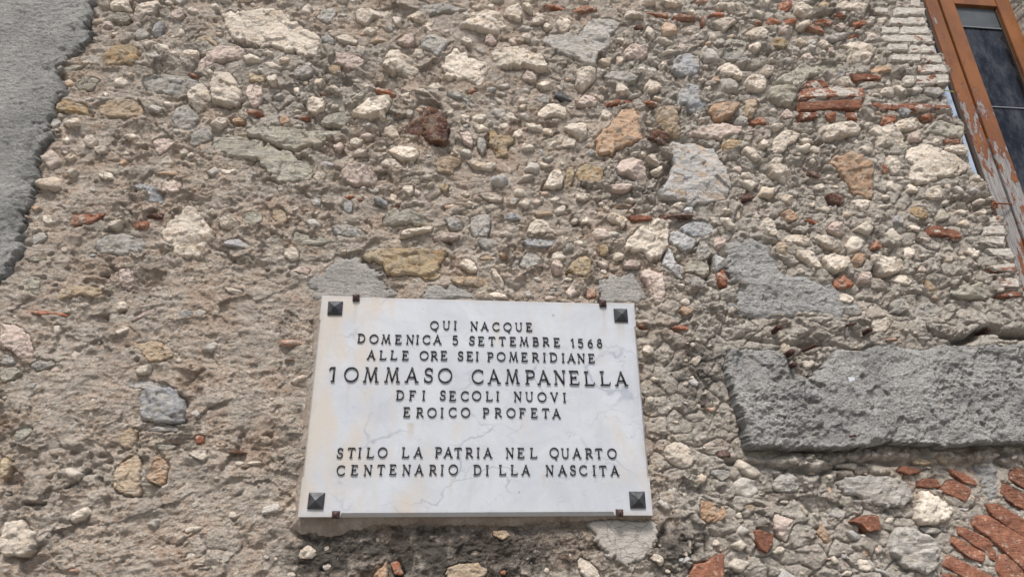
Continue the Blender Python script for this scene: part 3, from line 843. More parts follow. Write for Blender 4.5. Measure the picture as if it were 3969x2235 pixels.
def cement_mat(name, A, B, tint, rough_scale=1.0, cracks=0.0, speck=.5, mould=0.0, pits=True, vertical=False):
    s = NT(name)
    c = s.mix(s.ramp(s.noise(5, 5, .6), .38, .62), A, B)
    c = s.mix(s.ramp(s.noise(24, 5, .65), .52, .7, 0, .5), c, tint)
    fine = s.noise(130, 6, .75, s.mapping((.8, 1, 1.7), (0, .15, 0)))
    c = s.mix(s.ramp(fine, .34, .5, .55 * rough_scale, 0), c, tuple(x * .30 for x in B))
    c = s.mix(s.ramp(fine, .56, .7, 0, .5 * rough_scale), c, tuple(min(.7, x * 1.5) for x in A))
    vc = s.vor(110, 'F1', 'Color'); sep = s.n('ShaderNodeSeparateColor'); s.put(sep.inputs[0], vc)
    pm = s.math('MULTIPLY', s.ramp(s.vor(110), .25, .36, 1, 0), s.ramp(sep.outputs[0], .72, .75, 0, speck))
    c = s.mix(pm, c, s.mix(sep.outputs[1], (.50, .48, .44), (.12, .13, .15)))
    h = s.noise(75, 7, .72, s.mapping((.8, 1, 1.5), (0, .2, 0)))
    nrm = s.bump(h, .020 * rough_scale, 1.0)
    if cracks:
        w = s.n('ShaderNodeVectorMath', operation='ADD'); s.put(w.inputs[0], s.pos)
        w2 = s.n('ShaderNodeVectorMath', operation='SCALE'); s.put(w2.inputs[0], s.noisec(18, 3)); w2.inputs[3].default_value = .05; s.put(w.inputs[1], w2.outputs[0])
        cr = s.ramp(s.vor(16, 'DISTANCE_TO_EDGE', 'Distance', w.outputs[0]), 0, .035, 1, 0)
        cr = s.math('MULTIPLY', cr, cracks)
        c = s.mix(cr, c, tuple(x * .25 for x in B)); nrm = s.bump(s.math('SUBTRACT', 1.0, cr), .003, 1, nrm)
    if mould:
        mk = s.ramp(s.noise(8, 6, .7, s.mapping((1.6, 1, .45)), .3), .58, .74, 0, mould)
        c = s.mix(mk, c, (.07, .068, .065))
    nrm = s.bump(fine, .003 * rough_scale, 1.0, nrm)
    return s.done(c, .93, nrm, .2)
M['render'] = cement_mat('grey_cement_render', (.44, .44, .42), (.29, .295, .285), (.50, .49, .46), 1.1, .18, .35, .35)
M['beam'] = cement_mat('coarse_concrete', (.57, .56, .54), (.38, .38, .37), (.65, .60, .53), 1.7, 0, .7, .5)
M['c'] = cement_mat('smooth_grey_cement', (.55, .53, .495), (.43, .415, .39), (.60, .55, .49), 1.3, .12, .2, .35)
M['e'] = cement_mat('cracked_cement', (.52, .49, .44), (.45, .425, .385), (.47, .44, .40), .5, .45, .15, .8)
M['f'] = cement_mat('blue_grey_cement', (.60, .595, .58), (.47, .47, .46), (.66, .62, .55), 1.6, .05, .5, .1)

def fragments_mat():
    s = NT('rubble_fragments'); c = s.attr('Col', 'Color')
    fine = s.noise(150, 5, .7)
    c = s.mix(s.ramp(s.noise(34, 6, .7), .45, .6, 0, .75), c, (.56, .51, .44))
    c = s.mix(s.ramp(fine, .3, .5, .5, 0), c, (.12, .10, .09))
    c = s.mix(s.ramp(s.noise(60, 5, .7, s.mapping((1, 1, 1.4))), .54, .66, 0, .4), c, (.72, .67, .59))
    nrm = s.bump(s.noise(65, 7, .7, s.mapping((1, 1, 1.4))), .013, 1.0)
    return s.done(c, .9, nrm, .2)
M['frag'] = fragments_mat()

# ---------------------------------------------------------------- ground
s = NT('pale_paving'); s.done(s.mix(s.noise(1.5, 6), (.28, .265, .24), (.21, .20, .185)), .9, s.bump(s.noise(40, 4), .004), .3); M['asphalt'] = s.m
g = 70.0; V = [(-g, -g, 0), (g, -g, 0), (g, g, 0), (-g, g, 0)]
tag(mesh_obj('ground', V, [(0, 1, 2, 3)], M['asphalt'], smooth=False), kind='structure')

# ---------------------------------------------------------------- parse the survey
rs = np.random.RandomState(5)
stones = []
for line in TR.strip().splitlines():
    s_, k, p = parse(line)
    pw = onwall(sec(s_, pts_of(p)), 0.008)
    size = math.sqrt(abs(0.5 * np.sum(pw[:, 0] * np.roll(pw[:, 1], -1) - pw[:, 1] * np.roll(pw[:, 0], -1))))
    brick = k in 'RQWq'
    if k == 'R' and s_ == 'L' and pw[:, 0].mean() > 1.3: pw = pw.mean(0) + (pw - pw.mean(0)) * 1.07
    poly = soften(pw, 1, size * (.008 if brick else .026), rs, .06 if brick else .13)
    stones.append(dict(k=k, poly=poly, size=size, brick=brick, c=pw.mean(0)))
edge_px = sec('A', [(705, -160), (705, -20), (700, 100), (650, 190), (690, 230), (690, 310), (610, 340), (600, 380), (510, 430), (455, 480), (465, 600), (500, 680), (430, 760),
    (415, 850), (365, 920), (365, 970), (410, 1010), (330, 1090), (290, 1170), (300, 1250), (290, 1330), (245, 1400), (252, 1470), (205, 1571), (190, 1651), (158, 1741), (150, 1801),
    (118, 1921), (95, 2011), (70, 2071), (0, 2110)])
rim = onwall(edge_px, 0.02)
rim = np.concatenate([rim, [(rim[-1, 0] - .05, rim[-1, 1] - .12), (rim[-1, 0] - .6, rim[-1, 1] - .5), (rim[0, 0] - 2.2, rim[-1, 1] - .5), (rim[0, 0] - 2.2, rim[0, 1] + .9), (rim[0, 0] + .12, rim[0, 1] + .9)]])
rim_poly = soften(soften(rim, 1, .007, rs, .1), 1, .0035, rs, .1)
beam_px = np.array([(150, 430), (330, 425), (560, 440), (620, 500), (700, 640), (800, 660), (900, 600), (960, 500), (1020, 450), (1160, 430), (1240, 450), (1350, 405), (2000, 400), (2576, 385), (2900, 385),
                    (2900, 1195), (2576, 1205), (2000, 1212), (1750, 1200), (1500, 1192), (1200, 1232), (880, 1250), (650, 1245), (330, 1218), (300, 1080), (265, 950), (215, 790), (180, 640), (160, 520)], float) / 2.113 + [2750, 1150]
bw = np.concatenate([onwall(beam_px[:1], .03), onwall(beam_px[1:15], .02), onwall(beam_px[15:24], .075), onwall(beam_px[24:], .055)])
BEAM_Z0, BEAM_Z1 = bw[:, 1].min(), bw[:, 1].max()
beam_poly = soften(soften(bw, 1, .004, rs, .12), 1, .003, rs, .1)
# opening of the window: broken wall edge on its left
wl = sec('D', [(1130, -120), (1150, 0), (1190, 130), (1205, 200), (1240, 270), (1265, 400), (1315, 430), (1362, 540), (1368, 640), (1345, 690), (1400, 830), (1492, 940), (1495, 1000), (1460, 1050),
    (1512, 1100), (1512, 1150), (1532, 1230), (1552, 1290), (1600, 1330), (1625, 1440), (1680, 1500), (1705, 1600), (1755, 1640), (1790, 1710), (1800, 1851), (1850, 1900), (1870, 2041), (1897, 2111), (1935, 2191), (1990, 2300)])
we = onwall(wl, 0.0)
WX1 = onwall([(3960, 40)], 0.0)[0, 0]                   # right jamb of the opening
WZ0 = we[:, 1].min() + .02; WZ1 = onwall([(3700, -60)], -.06)[0, 1] + .12
order = np.argsort(we[:, 1]); we_z, we_x = we[order, 1], we[order, 0]
plq = {k: onwall([v], PLQ)[0] for k, v in dict(TL=(1248, 1144), TR=(2457.4, 1174.8), BR=(2531.3, 1995.6), BL=(1154, 2003)).items()}
PX0, PX1 = (plq['TL'][0] + plq['BL'][0]) / 2, (plq['TR'][0] + plq['BR'][0]) / 2
PZ1, PZ0 = (plq['TL'][1] + plq['TR'][1]) / 2, (plq['BL'][1] + plq['BR'][1]) / 2

# ---------------------------------------------------------------- the stone wall
wall = empty('stone_wall', (0, 0, 0))
tag(wall, 'old rubble stone wall with bricks, broken tiles and crumbling mortar around the marble plaque', 'wall', kind='thing')
c00 = onwall([(0, 2235)])[0]; c01 = onwall([(0, 0)])[0]; c11 = onwall([(3969, 0)])[0]; c10 = onwall([(3969, 2235)])[0]
print('extent', c00, c01, c11, c10, 'win', WX1, WZ0, WZ1, 'plaque', PX0, PX1, PZ0, PZ1)
def axis(lo, hi, s0, s1, mlo, mhi):
    a = [lo]
    while a[-1] < hi: a.append(a[-1] + s0 + (s1 - s0) * (a[-1] - lo) / (hi - lo))
    a = np.array(a)
    left = lo - np.cumsum(np.linspace(s0, .10, int(mlo / .055)))[::-1]; right = a[-1] + np.cumsum(np.linspace(s1, .10, int(mhi / .055)))
    return np.concatenate([left, a, right])
xs_ = axis(min(c01[0], c00[0]) - .05, max(c11[0], c10[0]) + .05, .0042, .0042, 1.6, 1.6)
zs_ = axis(c00[1] - .06, c11[1] + .12, .0034, .0058, 1.4, 1.6)
zs_ = np.concatenate([[-.05], zs_[zs_ > 0]])
gx, gz = np.meshgrid(xs_, zs_, indexing='ij'); NX, NZ = gx.shape
X, Z = gx.ravel(), gz.ravel(); print('mortar grid', NX, NZ)
ux, uy = topx(X, Z)
# nearest stone: grooves round it, nothing on it
sdm = np.full(X.shape, -1.0)
def grid_sd(poly, margin=.03):
    lo = poly.min(0) - margin; hi = poly.max(0) + margin
    i0, i1 = np.searchsorted(xs_, [lo[0], hi[0]]); j0, j1 = np.searchsorted(zs_, [lo[1], hi[1]])
    if i1 <= i0 or j1 <= j0: return None, None
    ids = (np.arange(i0, i1)[:, None] * NZ + np.arange(j0, j1)[None]).ravel()
    sd, _ = sdist(np.stack([X[ids], Z[ids]], 1), poly)
    return ids, sd
groove = np.zeros(X.shape); 
for st in stones:
    ids, sd = grid_sd(st['poly'])
    if ids is None: continue
    sdm[ids] = np.maximum(sdm[ids], sd)
    st['gr'] = rs.uniform(0, 1.0) ** 1.3
    below = .55 + .45 * np.clip((st['c'][1] - Z[ids]) / (st['size'] * .5), -1, 1)
    gsd = np.exp(-(np.minimum(sd + .002, 0) / .0055) ** 2) * (sd < .004)
    groove[ids] = np.maximum(groove[ids], gsd * st['gr'] * (.35 + .65 * below))
coarse = fbm(X, Z, .30, 3, 3)
zoneg = sm(2300, 2900, ux + 260 * fbm(X, Z, .5, 3, 61)) 
def blob(cx, cy, rx, ry): return np.exp(-(((ux - cx) / rx) ** 2 + ((uy - cy) / ry) ** 2) ** 1.5)
zoneg = np.clip(zoneg * (1 - .55 * blob(3550, 1850, 500, 260)) + .75 * blob(1150, 330, 420, 260) + .5 * blob(620, 150, 230, 200) + .7 * blob(2550, 260, 500, 200) + .55 * blob(2500, 700, 300, 120) + .4 * blob(640, 1850, 150, 300)
                + .35 * blob(3100, 2100, 500, 200), 0, 1)
stain = (.95 * blob(1750, 2150, 640, 125) + .5 * blob(1230, 2170, 120, 120) + .7 * blob(2620, 2130, 130, 160) + .55 * blob(2700, 1500, 150, 160) + .35 * blob(2350, 690, 330, 110) + .3 * blob(2800, 1350, 260, 90)
         + .35 * blob(3060, 1830, 140, 60) + .45 * blob(1120, 1300, 60, 220) + .25 * blob(1060, 1750, 110, 280) + .25 * blob(1100, 760, 200, 60) + .3 * blob(2050, 480, 200, 140) + .3 * blob(820, 1480, 90, 60) + .25 * blob(880, 1130, 120, 90))
lump = 1 - np.abs(fbm(X, Z * 1.25, .085, 4, 21, .55)) * 2
pits_d, pits_s, pv = worley(X + .004 * fbm(X, Z, .02, 2, 5), Z * 1.2 + .004 * fbm(X, Z, .02, 2, 8), .034, 4)
pd2, ps2, pv2 = worley(X, Z * 1.15, .015, 14)
rough = .75 + .5 * sm(-.3, .4, fbm(X, Z, .4, 2, 77))
h = .010 * coarse + .0050 * rough * (lump - .35) + .0055 * rough * fbm(X, Z * 1.4, .03, 4, 31, .6) - .012 * sm(0, .3, fbm(X, Z, .25, 2, 501)) * (pv > .86) * sm(.42, .12, pits_d)
crumb = .38 + .62 * sm(-.12, .22, fbm(X, Z * 1.3, .13, 4, 511, .6))
h += crumb * (.0035 * (pv2 < .3) * sm(.5, .1, pd2) - .0045 * (pv2 > .80) * sm(.45, .1, pd2))
# ragged horizontal beds in the left part
h += .006 * (1 - zoneg) * fbm(X * .45, Z * 1.7, .05, 3, 41, .6)
h += (.25 + .75 * crumb) * .0042 * fbm(X, Z * 1.3, .015, 4, 301, .7)
fwx, fwz = X + .018 * fbm(X, Z, .05, 3, 401), Z * 1.45 + .018 * fbm(X, Z, .05, 3, 405)
amt = .40 + .95 * sm(-.3, .35, fbm(X, Z, .28, 3, 411)) + .2 * zoneg
h += amt * (.020 * facets(fwx, fwz, .12, 1, 1.5) + .011 * (.3 + .9 * crumb) * facets(fwx + 5, fwz, .05, 2, 1.4) + .0055 * crumb * facets(X + .006 * fbm(X, Z, .02, 2, 421), Z * 1.3, .019, 3, 1.4))
wxx, wzz = X + .03 * fbm(X, Z, .09, 3, 311), Z * 1.25 + .03 * fbm(X, Z, .09, 3, 317)
cd1, cd2, cv = worley(wxx, wzz, .085, 24); cr_ = (cd2 - cd1)
clump = sm(.15, .6, zoneg + .5 * fbm(X, Z, .3, 2, 331))
h += clump * ((cv - .5) * .010 - .010 * np.exp(-(cr_ / .07) ** 2) + .004 * sm(0, .5, cr_))
h += .0080 * np.exp(-(np.maximum(-sdm - .004, 0) / .014) ** 2) * (sdm < 0) * sm(-.3, .5, fbm(X, Z, .07, 2, 51))
h -= .014 * groove * sm(-.35, .25, fbm(X, Z, .035, 2, 341))
upt, upr = topx(X, Z); arch = (upt > 3640) & (upr > 1780) & (upr - 1780 > -(upt - 3760) * 1.6); h = np.where(arch & (sdm > -.02), .5 * h + .004, h)
h = h - .022 * sm(.001, .014, sdm) * (sdm > 0); h = np.where(sdm > .02, np.minimum(h, -.002), h)
# named hollows: cracks and cavities
def crack(pxs, w, d, off=0):
    P = onwall(np.array(pxs, float), off); lo = P.min(0) - .06; hi = P.max(0) + .06
    m = (X > lo[0]) & (X < hi[0]) & (Z > lo[1]) & (Z < hi[1]); ids = np.where(m)[0]
    q = np.stack([X[ids] + .006 * fbm(X[ids], Z[ids], .03, 2, 9), Z[ids] + .006 * fbm(X[ids], Z[ids], .03, 2, 19)], 1)
    best = np.full(len(ids), 9.)
    for a_, b_ in zip(P[:-1], P[1:]):
        ab = b_ - a_; t = np.clip(((q - a_) @ ab) / (ab @ ab), 0, 1); best = np.minimum(best, np.hypot(*(q - a_ - t[:, None] * ab).T))
    h[ids] -= d * np.exp(-(best / w) ** 2)
crack(sec('H', [(1420, 1110), (1540, 1085), (1620, 1030), (1700, 1015), (1780, 1055), (1935, 1065), (2050, 1070)]), .015, .10)
crack(sec('H', [(1180, 1020), (1250, 1070), (1420, 1110)]), .006, .035)
crack(sec('H', [(-200, 1080), (0, 1110), (200, 1140), (420, 1130), (640, 1180), (800, 1150)]), .009, .022)
crack(sec('C', [(1530, 905), (1640, 905)]), .012, .05); crack(sec('G', [(1465, 480), (1465, 590), (1420, 640)]), .010, .06)
crack(sec('D', [(1885, 0), (1890, 10)]), .004, .01)
crack(sec('A', [(1730, 320), (1860, 350), (1935, 360), (2030, 350), (2150, 380), (2260, 405), (2340, 435)]), .005, .035)
crack(sec('D', [(340, 1090), (400, 1080)]), .010, .04); crack(sec('D', [(715, 750), (718, 820)]), .004, .03)
crack(sec('J', [(260, 1110), (420, 1180), (700, 1130), (1000, 1080), (1500, 1080), (1935, 1085), (2300, 1065), (2470, 1070)]), .018, .028)
crack(sec('L', [(-280, 600), (0, 620), (300, 680), (500, 640), (760, 590), (1000, 590)]), .012, .035)
crack(sec('J', [(70, 380), (85, 395)]), .008, .03); crack(sec('I', [(740, 710), (760, 760)]), .008, .03)
crack(sec('I', [(180, 905), (330, 900)]), .005, .03); crack(sec('E', [(750, 605), (790, 610)]), .007, .03); crack(sec('E', [(120, 470), (165, 475)]), .006, .03)
crack(sec('C', [(1880, 560), (1900, 640)]), .008, .015)
crack(sec('G', [(1530, 900), (1700, 920), (1935, 925), (2500, 935)]), .006, .014)
# pushed-out crumbling concrete above the beam
bz = blob(3250, 1310, 380, 90); h += .016 * bz * (.6 + fbm(X, Z, .05, 3, 71)); h += .016 * blob(3700, 1270, 420, 60)
zoneg = np.clip(zoneg + .6 * bz, 0, 1); stain = stain + .10 + .25 * blob(2300, 560, 420, 300) * sm(0, .3, fbm(X, Z, .2, 3, 601))
# under the beam, hanging mess
h += .03 * blob(3080, 1800, 200, 38) + .02 * blob(3500, 1770, 420, 22)
# flat under smears and render
smears = []
for line in SMEAR.strip().splitlines():
    s_, k, hh, *p = line.split(); pw = onwall(sec(s_, pts_of(p)), float(hh) / 1000)
    smears.append((k, float(hh) / 1000, soften(soften(pw, 1, .007, rs, .1), 1, .0035, rs, .1)))
for k, hh, poly in smears:
    ids, sd = grid_sd(poly)
    m = sd > 0; w_ = sm(0, .035 if k == 'f' else .012, sd); h[ids] = h[ids] * (1 - .7 * w_) - .008 * w_
ids, sd = grid_sd(rim_poly); m = sd > -.012
h[ids[m]] -= .02 * sm(-.008, .012, sd[m] + .008 * fbm(X[ids[m]], Z[ids[m]], .08, 3, 611))
ids, sd = grid_sd(beam_poly); m = sd > 0; h[ids[m]] = h[ids[m]] * .3 - .01
# behind the plaque
inp = (X > PX0 + .01) & (X < PX1 - .01) & (Z > PZ0 + .01) & (Z < PZ1 - .01)
h = np.where(inp, np.minimum(h, -.005), h)
# opening
wx = np.interp(Z, we_z, we_x) + .003 * fbm(Z, Z, .03, 3, 88)
inside = (X > wx) & (X < WX1) & (Z > WZ0) & (Z < WZ1)
q_in = inside.reshape(NX, NZ)
Y = -h
# bring the last column before the opening inwards as a reveal
near_l = (X > wx - .0045) & (X <= wx) & (Z > WZ0) & (Z < WZ1)
Vm = np.stack([X, Y, Z], 1)
idx = np.arange(NX * NZ).reshape(NX, NZ)
Q = np.stack([idx[:-1, :-1], idx[1:, :-1], idx[1:, 1:], idx[:-1, 1:]], -1)
allin = q_in[:-1, :-1] & q_in[1:, :-1] & q_in[1:, 1:] & q_in[:-1, 1:]
anyin = q_in[:-1, :-1] | q_in[1:, :-1] | q_in[1:, 1:] | q_in[:-1, 1:]
# inside vertices that touch the rim go back into the wall, snapped to the edge
V2 = Vm.copy(); V2[inside, 1] = .20
V2[inside, 0] = np.where(X[inside] - wx[inside] < .012, wx[inside] + .001, X[inside])
Qk = Q[~allin].reshape(-1, 4)
wob = np.random.RandomState(3)
mort = mesh_obj('mortar', V2, Qk, M['mortar'], wall, attrs=dict(grey=zoneg, stain=np.clip(stain, 0, 1.2), crumb=crumb), origin=(0, 0, 1.6))

# ---- every stone and brick
def stone_h(H, size, poly, brick, rs_, k):
    c = poly.mean(0); R_ = size * .6
    pl = [(rs_.uniform(.95, 1.3), *rs_.uniform(-.55, .55, 2)), (rs_.uniform(1.1, 1.7), *rs_.uniform(-2.2, 2.2, 2)), (rs_.uniform(1.1, 1.7), *rs_.uniform(-2.2, 2.2, 2))]
    sd_seed = rs_.randint(0, 200); e = max(.0035, min(.009, size * .075)) if not brick else .003
    def f(x, z, sd):
        t = np.clip(sd / e, 0, 1); prof = 1 - (1 - t) ** 2.0
        u = (x - c[0]) / R_; v = (z - c[1]) / R_
        if brick: top = H * (1 + .12 * pl[0][1] * u + .1 * pl[0][2] * v) - .004 * sm(.0, .5, fbm(x, z, .03, 2, sd_seed))
        else:
            top = np.full(x.shape, 9.)
            for a_, b_, c_ in pl: top = np.minimum(top, H * (a_ + .55 * b_ * u + .55 * c_ * v))
            top = np.maximum(top, -.004)
        hh = -.002 + (top + .002) * prof
        hh += (.0022 if brick else .0014 + .013 * min(size, .12)) * fbm(x, z * 1.3, max(.012, size * .3), 4, sd_seed, .55) * prof
        if not brick:
            d1, d2, pv_ = worley(x + 3, z * 1.5, max(.014, size * .3), sd_seed)
            hh += (.0030 + .75 * min(size, .16)) * (.085 * facets(x + .1 * size * fbm(x, z, size * .4, 2, sd_seed + 9), z * 1.25, max(.013, size * .36), sd_seed, 1.6) + .05 * facets(x, z * 1.4, max(.008, size * .16), sd_seed + 5, 1.6)) * prof + (pv_ - .5) * .0025 * sm(.02, .2, d2 - d1) * prof
        hh += .0012 * fbm(x, z, .006, 2, sd_seed + 3) * prof
        return hh
    return f
stones.sort(key=lambda d: -d['size'])
counts = {'stone': 0, 'brick': 0}; left = []
for n_, st in enumerate(stones):
    nm = 'brick' if st['brick'] or st['k'] == 'r' else 'stone'
    if counts[nm] >= 296: left.append(st); continue
    counts[nm] += 1
    r_ = np.random.RandomState(1000 + n_)
    size = st['size']; k = st['k']
    H = {'w': .017, 'p': .016, 'g': .009, 'b': .013, 'v': .012, 't': .010, 'o': .013, 'y': .010, 'k': .016, 'd': .012, 'x': .018, 'm': .012, 's': .012, 'r': .011, 'R': .014, 'Q': .012, 'W': .010, 'q': .010}[k]
    H *= r_.uniform(.7, 1.35) * (.6 + min(size, .12) / .12 * .55)
    H += .007
    if st['c'][0] < -.45 and not st['brick'] and k in 'gtpv': H *= .6
    pxc, pyc = topx(np.array([st['c'][0]]), np.array([st['c'][1]]))
    if k == 'R' and pxc[0] > 3550 and pyc[0] > 1800: H = .012 + r_.uniform(-.003, .004)
    if size > .17 and k in 'wgvty': H = .014
    cell = min(max(size / 26, .0030), .0046)
    V, Qs = patch(st['poly'], cell, stone_h(H, size, st['poly'], st['brick'], r_, k))
    o = mesh_obj(nm, V, Qs, M[k], wall)
def lab(px, k, text):
    best = min((st for st in stones if st['k'] in k), key=lambda st: np.hypot(*(st['c'] - onwall([px])[0])))
print('counts', counts, 'left', len(left))

# ---- hundreds of small fragments that nobody would count
occ = sdm > -.002
PAL = {'w': (.56, .50, .42), 'g': (.36, .355, .34), 'b': (.24, .26, .29), 't': (.45, .36, .27), 'o': (.40, .23, .13), 'p': (.50, .40, .35), 'r': (.33, .13, .07), 'd': (.10, .10, .11), 'v': (.36, .34, .28)}
fr = np.random.RandomState(11); VV = []; FF = []; CC = []; nb = 0
def blocked(px, pz, rad):
    i = np.searchsorted(xs_, px); j = np.searchsorted(zs_, pz)
    if i <= 0 or j <= 0 or i >= NX - 1 or j >= NZ - 1: return True
    return sdm[i * NZ + j] > -rad * .8 or h[i * NZ + j] < -.03 or inside[i * NZ + j]
cov = np.full(X.shape, -1.0)
for poly_ in [rim_poly, beam_poly] + [q[2] for q in smears]:
    ids, sd = grid_sd(poly_, .05); cov[ids] = np.maximum(cov[ids], sd)
def covered(p):
    i = np.searchsorted(xs_, p[0]); j = np.searchsorted(zs_, p[1])
    return cov[min(i, NX - 1) * NZ + min(j, NZ - 1)]
placed = []
def add_frag(cx_, cz_, ax, az, ang, k, H):
    global nb
    n = 7 if ax > .008 else 6
    th = np.linspace(0, 2 * math.pi, n, endpoint=False) + fr.uniform(-.25, .25, n)
    rr = fr.uniform(.6, 1.2, n)
    ca, sa = math.cos(ang), math.sin(ang)
    i = min(max(np.searchsorted(xs_, cx_), 1), NX - 1); j = min(max(np.searchsorted(zs_, cz_), 1), NZ - 1)
    base = h[i * NZ + j]
    rings = []
    for sc_, hh in ((1.0, -.006), (.88, H * .6), (.5, H * .8)):
        x = ax * rr * sc_ * np.cos(th); z = az * rr * sc_ * np.sin(th)
        rings.append(np.stack([cx_ + x * ca - z * sa, -(base + hh + fr.uniform(-.12, .12, n) * H * (hh > 0)), cz_ + x * sa + z * ca], 1))
    v = np.concatenate(rings + [[[cx_ + fr.uniform(-.2, .2) * ax, -(base + H * fr.uniform(.8, 1.1)), cz_]]])
    f = []
    for r2 in range(2):
        for q in range(n): a_ = r2 * n + q; b_ = r2 * n + (q + 1) % n; f += [(a_, b_, b_ + n), (a_, b_ + n, a_ + n)]
    for q in range(n): f.append((2 * n + q, 2 * n + (q + 1) % n, 3 * n))
    col = (np.array(PAL[k]) * .65 + np.array((.50, .45, .38)) * .35) * fr.uniform(1.0, 1.35)
    VV.append(v); FF.append(np.array(f) + nb); CC.append(np.tile(col, (len(v), 1))); nb += len(v)
def small_fragments(): pass
tries = 0
while len(placed) < 900 and tries < 60000:
    tries += 1
    upx = fr.uniform(-60, 4030); upy = fr.uniform(-60, 2300)
    p = onwall([(upx, upy)])[0]
    dens = .06 + .55 * sm(1300, 2500, upx) * sm(2235, 1500, upy) + .35 * sm(1000, 300, upy) + .25 * sm(2400, 2900, upx)
    if fr.rand() > dens: continue
    rad = .0045 + .013 * fr.rand() ** 2.4
    if blocked(p[0], p[1], rad): continue
    if PX0 - .03 < p[0] < PX1 + .03 and PZ0 - .03 < p[1] < PZ1 + .01: continue
    if covered(p) > -.004: continue
    if any(abs(p[0] - q[0]) < (rad + q[2]) * .9 and abs(p[1] - q[1]) < (rad + q[2]) * .9 for q in placed[-700:]): continue
    placed.append((p[0], p[1], rad))
    k = fr.choice(list('wgbtoprdv'), p=[.36, .17, .05, .15, .06, .09, .045, .015, .06])
    flat = fr.uniform(.35, .95) if k not in 'r' else fr.uniform(.2, .4)
    add_frag(p[0], p[1], rad, rad * flat, fr.normal(0, .35), k, rad * fr.uniform(.3, .75))
med = 0; mt = 0; MV = []; MF = []; MC = []; nbm = 0
while med < 430 and mt < 16000:
    mt += 1
    upx = fr.uniform(-60, 4030); upy = fr.uniform(-60, 2300); p = onwall([(upx, upy)])[0]
    if upy > 1990 and 1050 < upx < 2650: continue
    if fr.rand() > .02 + .83 * sm(1000, 2300, upx) * sm(2400, 1700, upy) + .5 * sm(900, 300, upy): continue
    rad = .016 + .045 * (1 - mt / 16000.) ** 3 * fr.uniform(.6, 1)
    if blocked(p[0], p[1], rad * 1.15): continue
    if PX0 - .05 < p[0] < PX1 + .05 and PZ0 - .06 < p[1] < PZ1 + .04: continue
    if 2440 < upx < 2950 and 1180 < upy < 1830 and fr.rand() < .85: continue
    if upx > 2560 and 1130 < upy < 1350: continue
    if 3280 < upx < 3880 and 1000 < upy < 1350 and fr.rand() < .8: continue
    if upx > 2900 and 1740 < upy < 1850: continue
    if covered(p) > -rad * .7: continue
    n_ = fr.randint(4, 7); th = np.sort(np.linspace(0, 2 * math.pi, n_, endpoint=False) + fr.uniform(-.3, .3, n_)); rr = rad * fr.uniform(.62, 1.25, n_); asp = fr.uniform(.38, .85)
    an = fr.normal(0, .3); x_ = rr * np.cos(th); z_ = rr * asp * np.sin(th)
    poly = soften(np.stack([p[0] + x_ * math.cos(an) - z_ * math.sin(an), p[1] + x_ * math.sin(an) + z_ * math.cos(an)], 1), 1, rad * .045, fr, .07)
    k = fr.choice(list('wgbtopr'), p=[.50, .17, .05, .10, .03, .11, .04])
    if k == 'r': poly = p + (poly - p) * [1.0, .45]
    V, Qs = patch(poly, max(.0036, rad / 7), stone_h(.006 + rad * fr.uniform(.16, .34), rad * 2.4, poly, False, fr, k), .012)
    i = np.searchsorted(xs_, p[0]); j = np.searchsorted(zs_, p[1]); V[:, 1] -= max(-.006, min(.010, h[i * NZ + j])) - .003
    MV.append(V); MF.append(Qs + nbm); MC.append(np.tile((np.array(PAL[k]) * .68 + np.array((.52, .47, .40)) * .32) * fr.uniform(1.05, 1.55), (len(V), 1))); nbm += len(V); med += 1
    ids, sd = grid_sd(poly, .01)
    if ids is not None: sdm[ids] = np.maximum(sdm[ids], sd)
print('medium', med, mt, nbm)
mo = mesh_obj('rubble_pieces', np.concatenate(MV), np.concatenate(MF), M['frag'], wall, attrs=dict(Col=np.concatenate(MC)), origin=(0, 0, 1.6)); mo['kind'] = 'stuff'
for st in left:
    lo = st['poly'].min(0); hi = st['poly'].max(0); c = st['c']
    add_frag(c[0], c[1], (hi[0] - lo[0]) / 2, (hi[1] - lo[1]) / 2, 0, {'r': 'r', 's': 'w', 'k': 'd', 'y': 't', 'm': 'g', 'x': 'g'}.get(st['k'], st['k']), st['size'] * .35)
fo = mesh_obj('stone_fragments', np.concatenate(VV), np.concatenate(FF), M['frag'], wall, smooth=False, attrs=dict(Col=np.concatenate(CC)), origin=(0, 0, 1.6))
fo['kind'] = 'stuff'; print('fragments', len(placed), 'tries', tries)

# ---- smears of smoother cement
for n_, (k, hh, poly) in enumerate(smears):
    def f(x, z, sd, hh=hh, n_=n_, k=k):
        e = {'f': .035, 'c': .018, 'e': .008}[k]
        b = (hh + .007) * (1 - (1 - np.clip(sd / e, 0, 1)) ** 2) - {'f': .013, 'c': .009, 'e': .004}[k]
        rg = {'c': .0030, 'e': .0018, 'f': .0085}[k]
        return b + rg * 1.5 * fbm(x, z, .05, 5, 130 + n_, .65) + rg * (.5 if k == 'f' else 1.0) * fbm(x * .5, z * 2.0, .02, 3, 150 + n_, .7) + (.007 * facets(x + .01 * fbm(x, z, .03, 2, 160), z * 1.2, .05, 9, 1.4) if k == 'f' else 0)
    V, Qs = patch(poly, .0042, f)
    mesh_obj('cement_patch', V, Qs, M[k], wall)
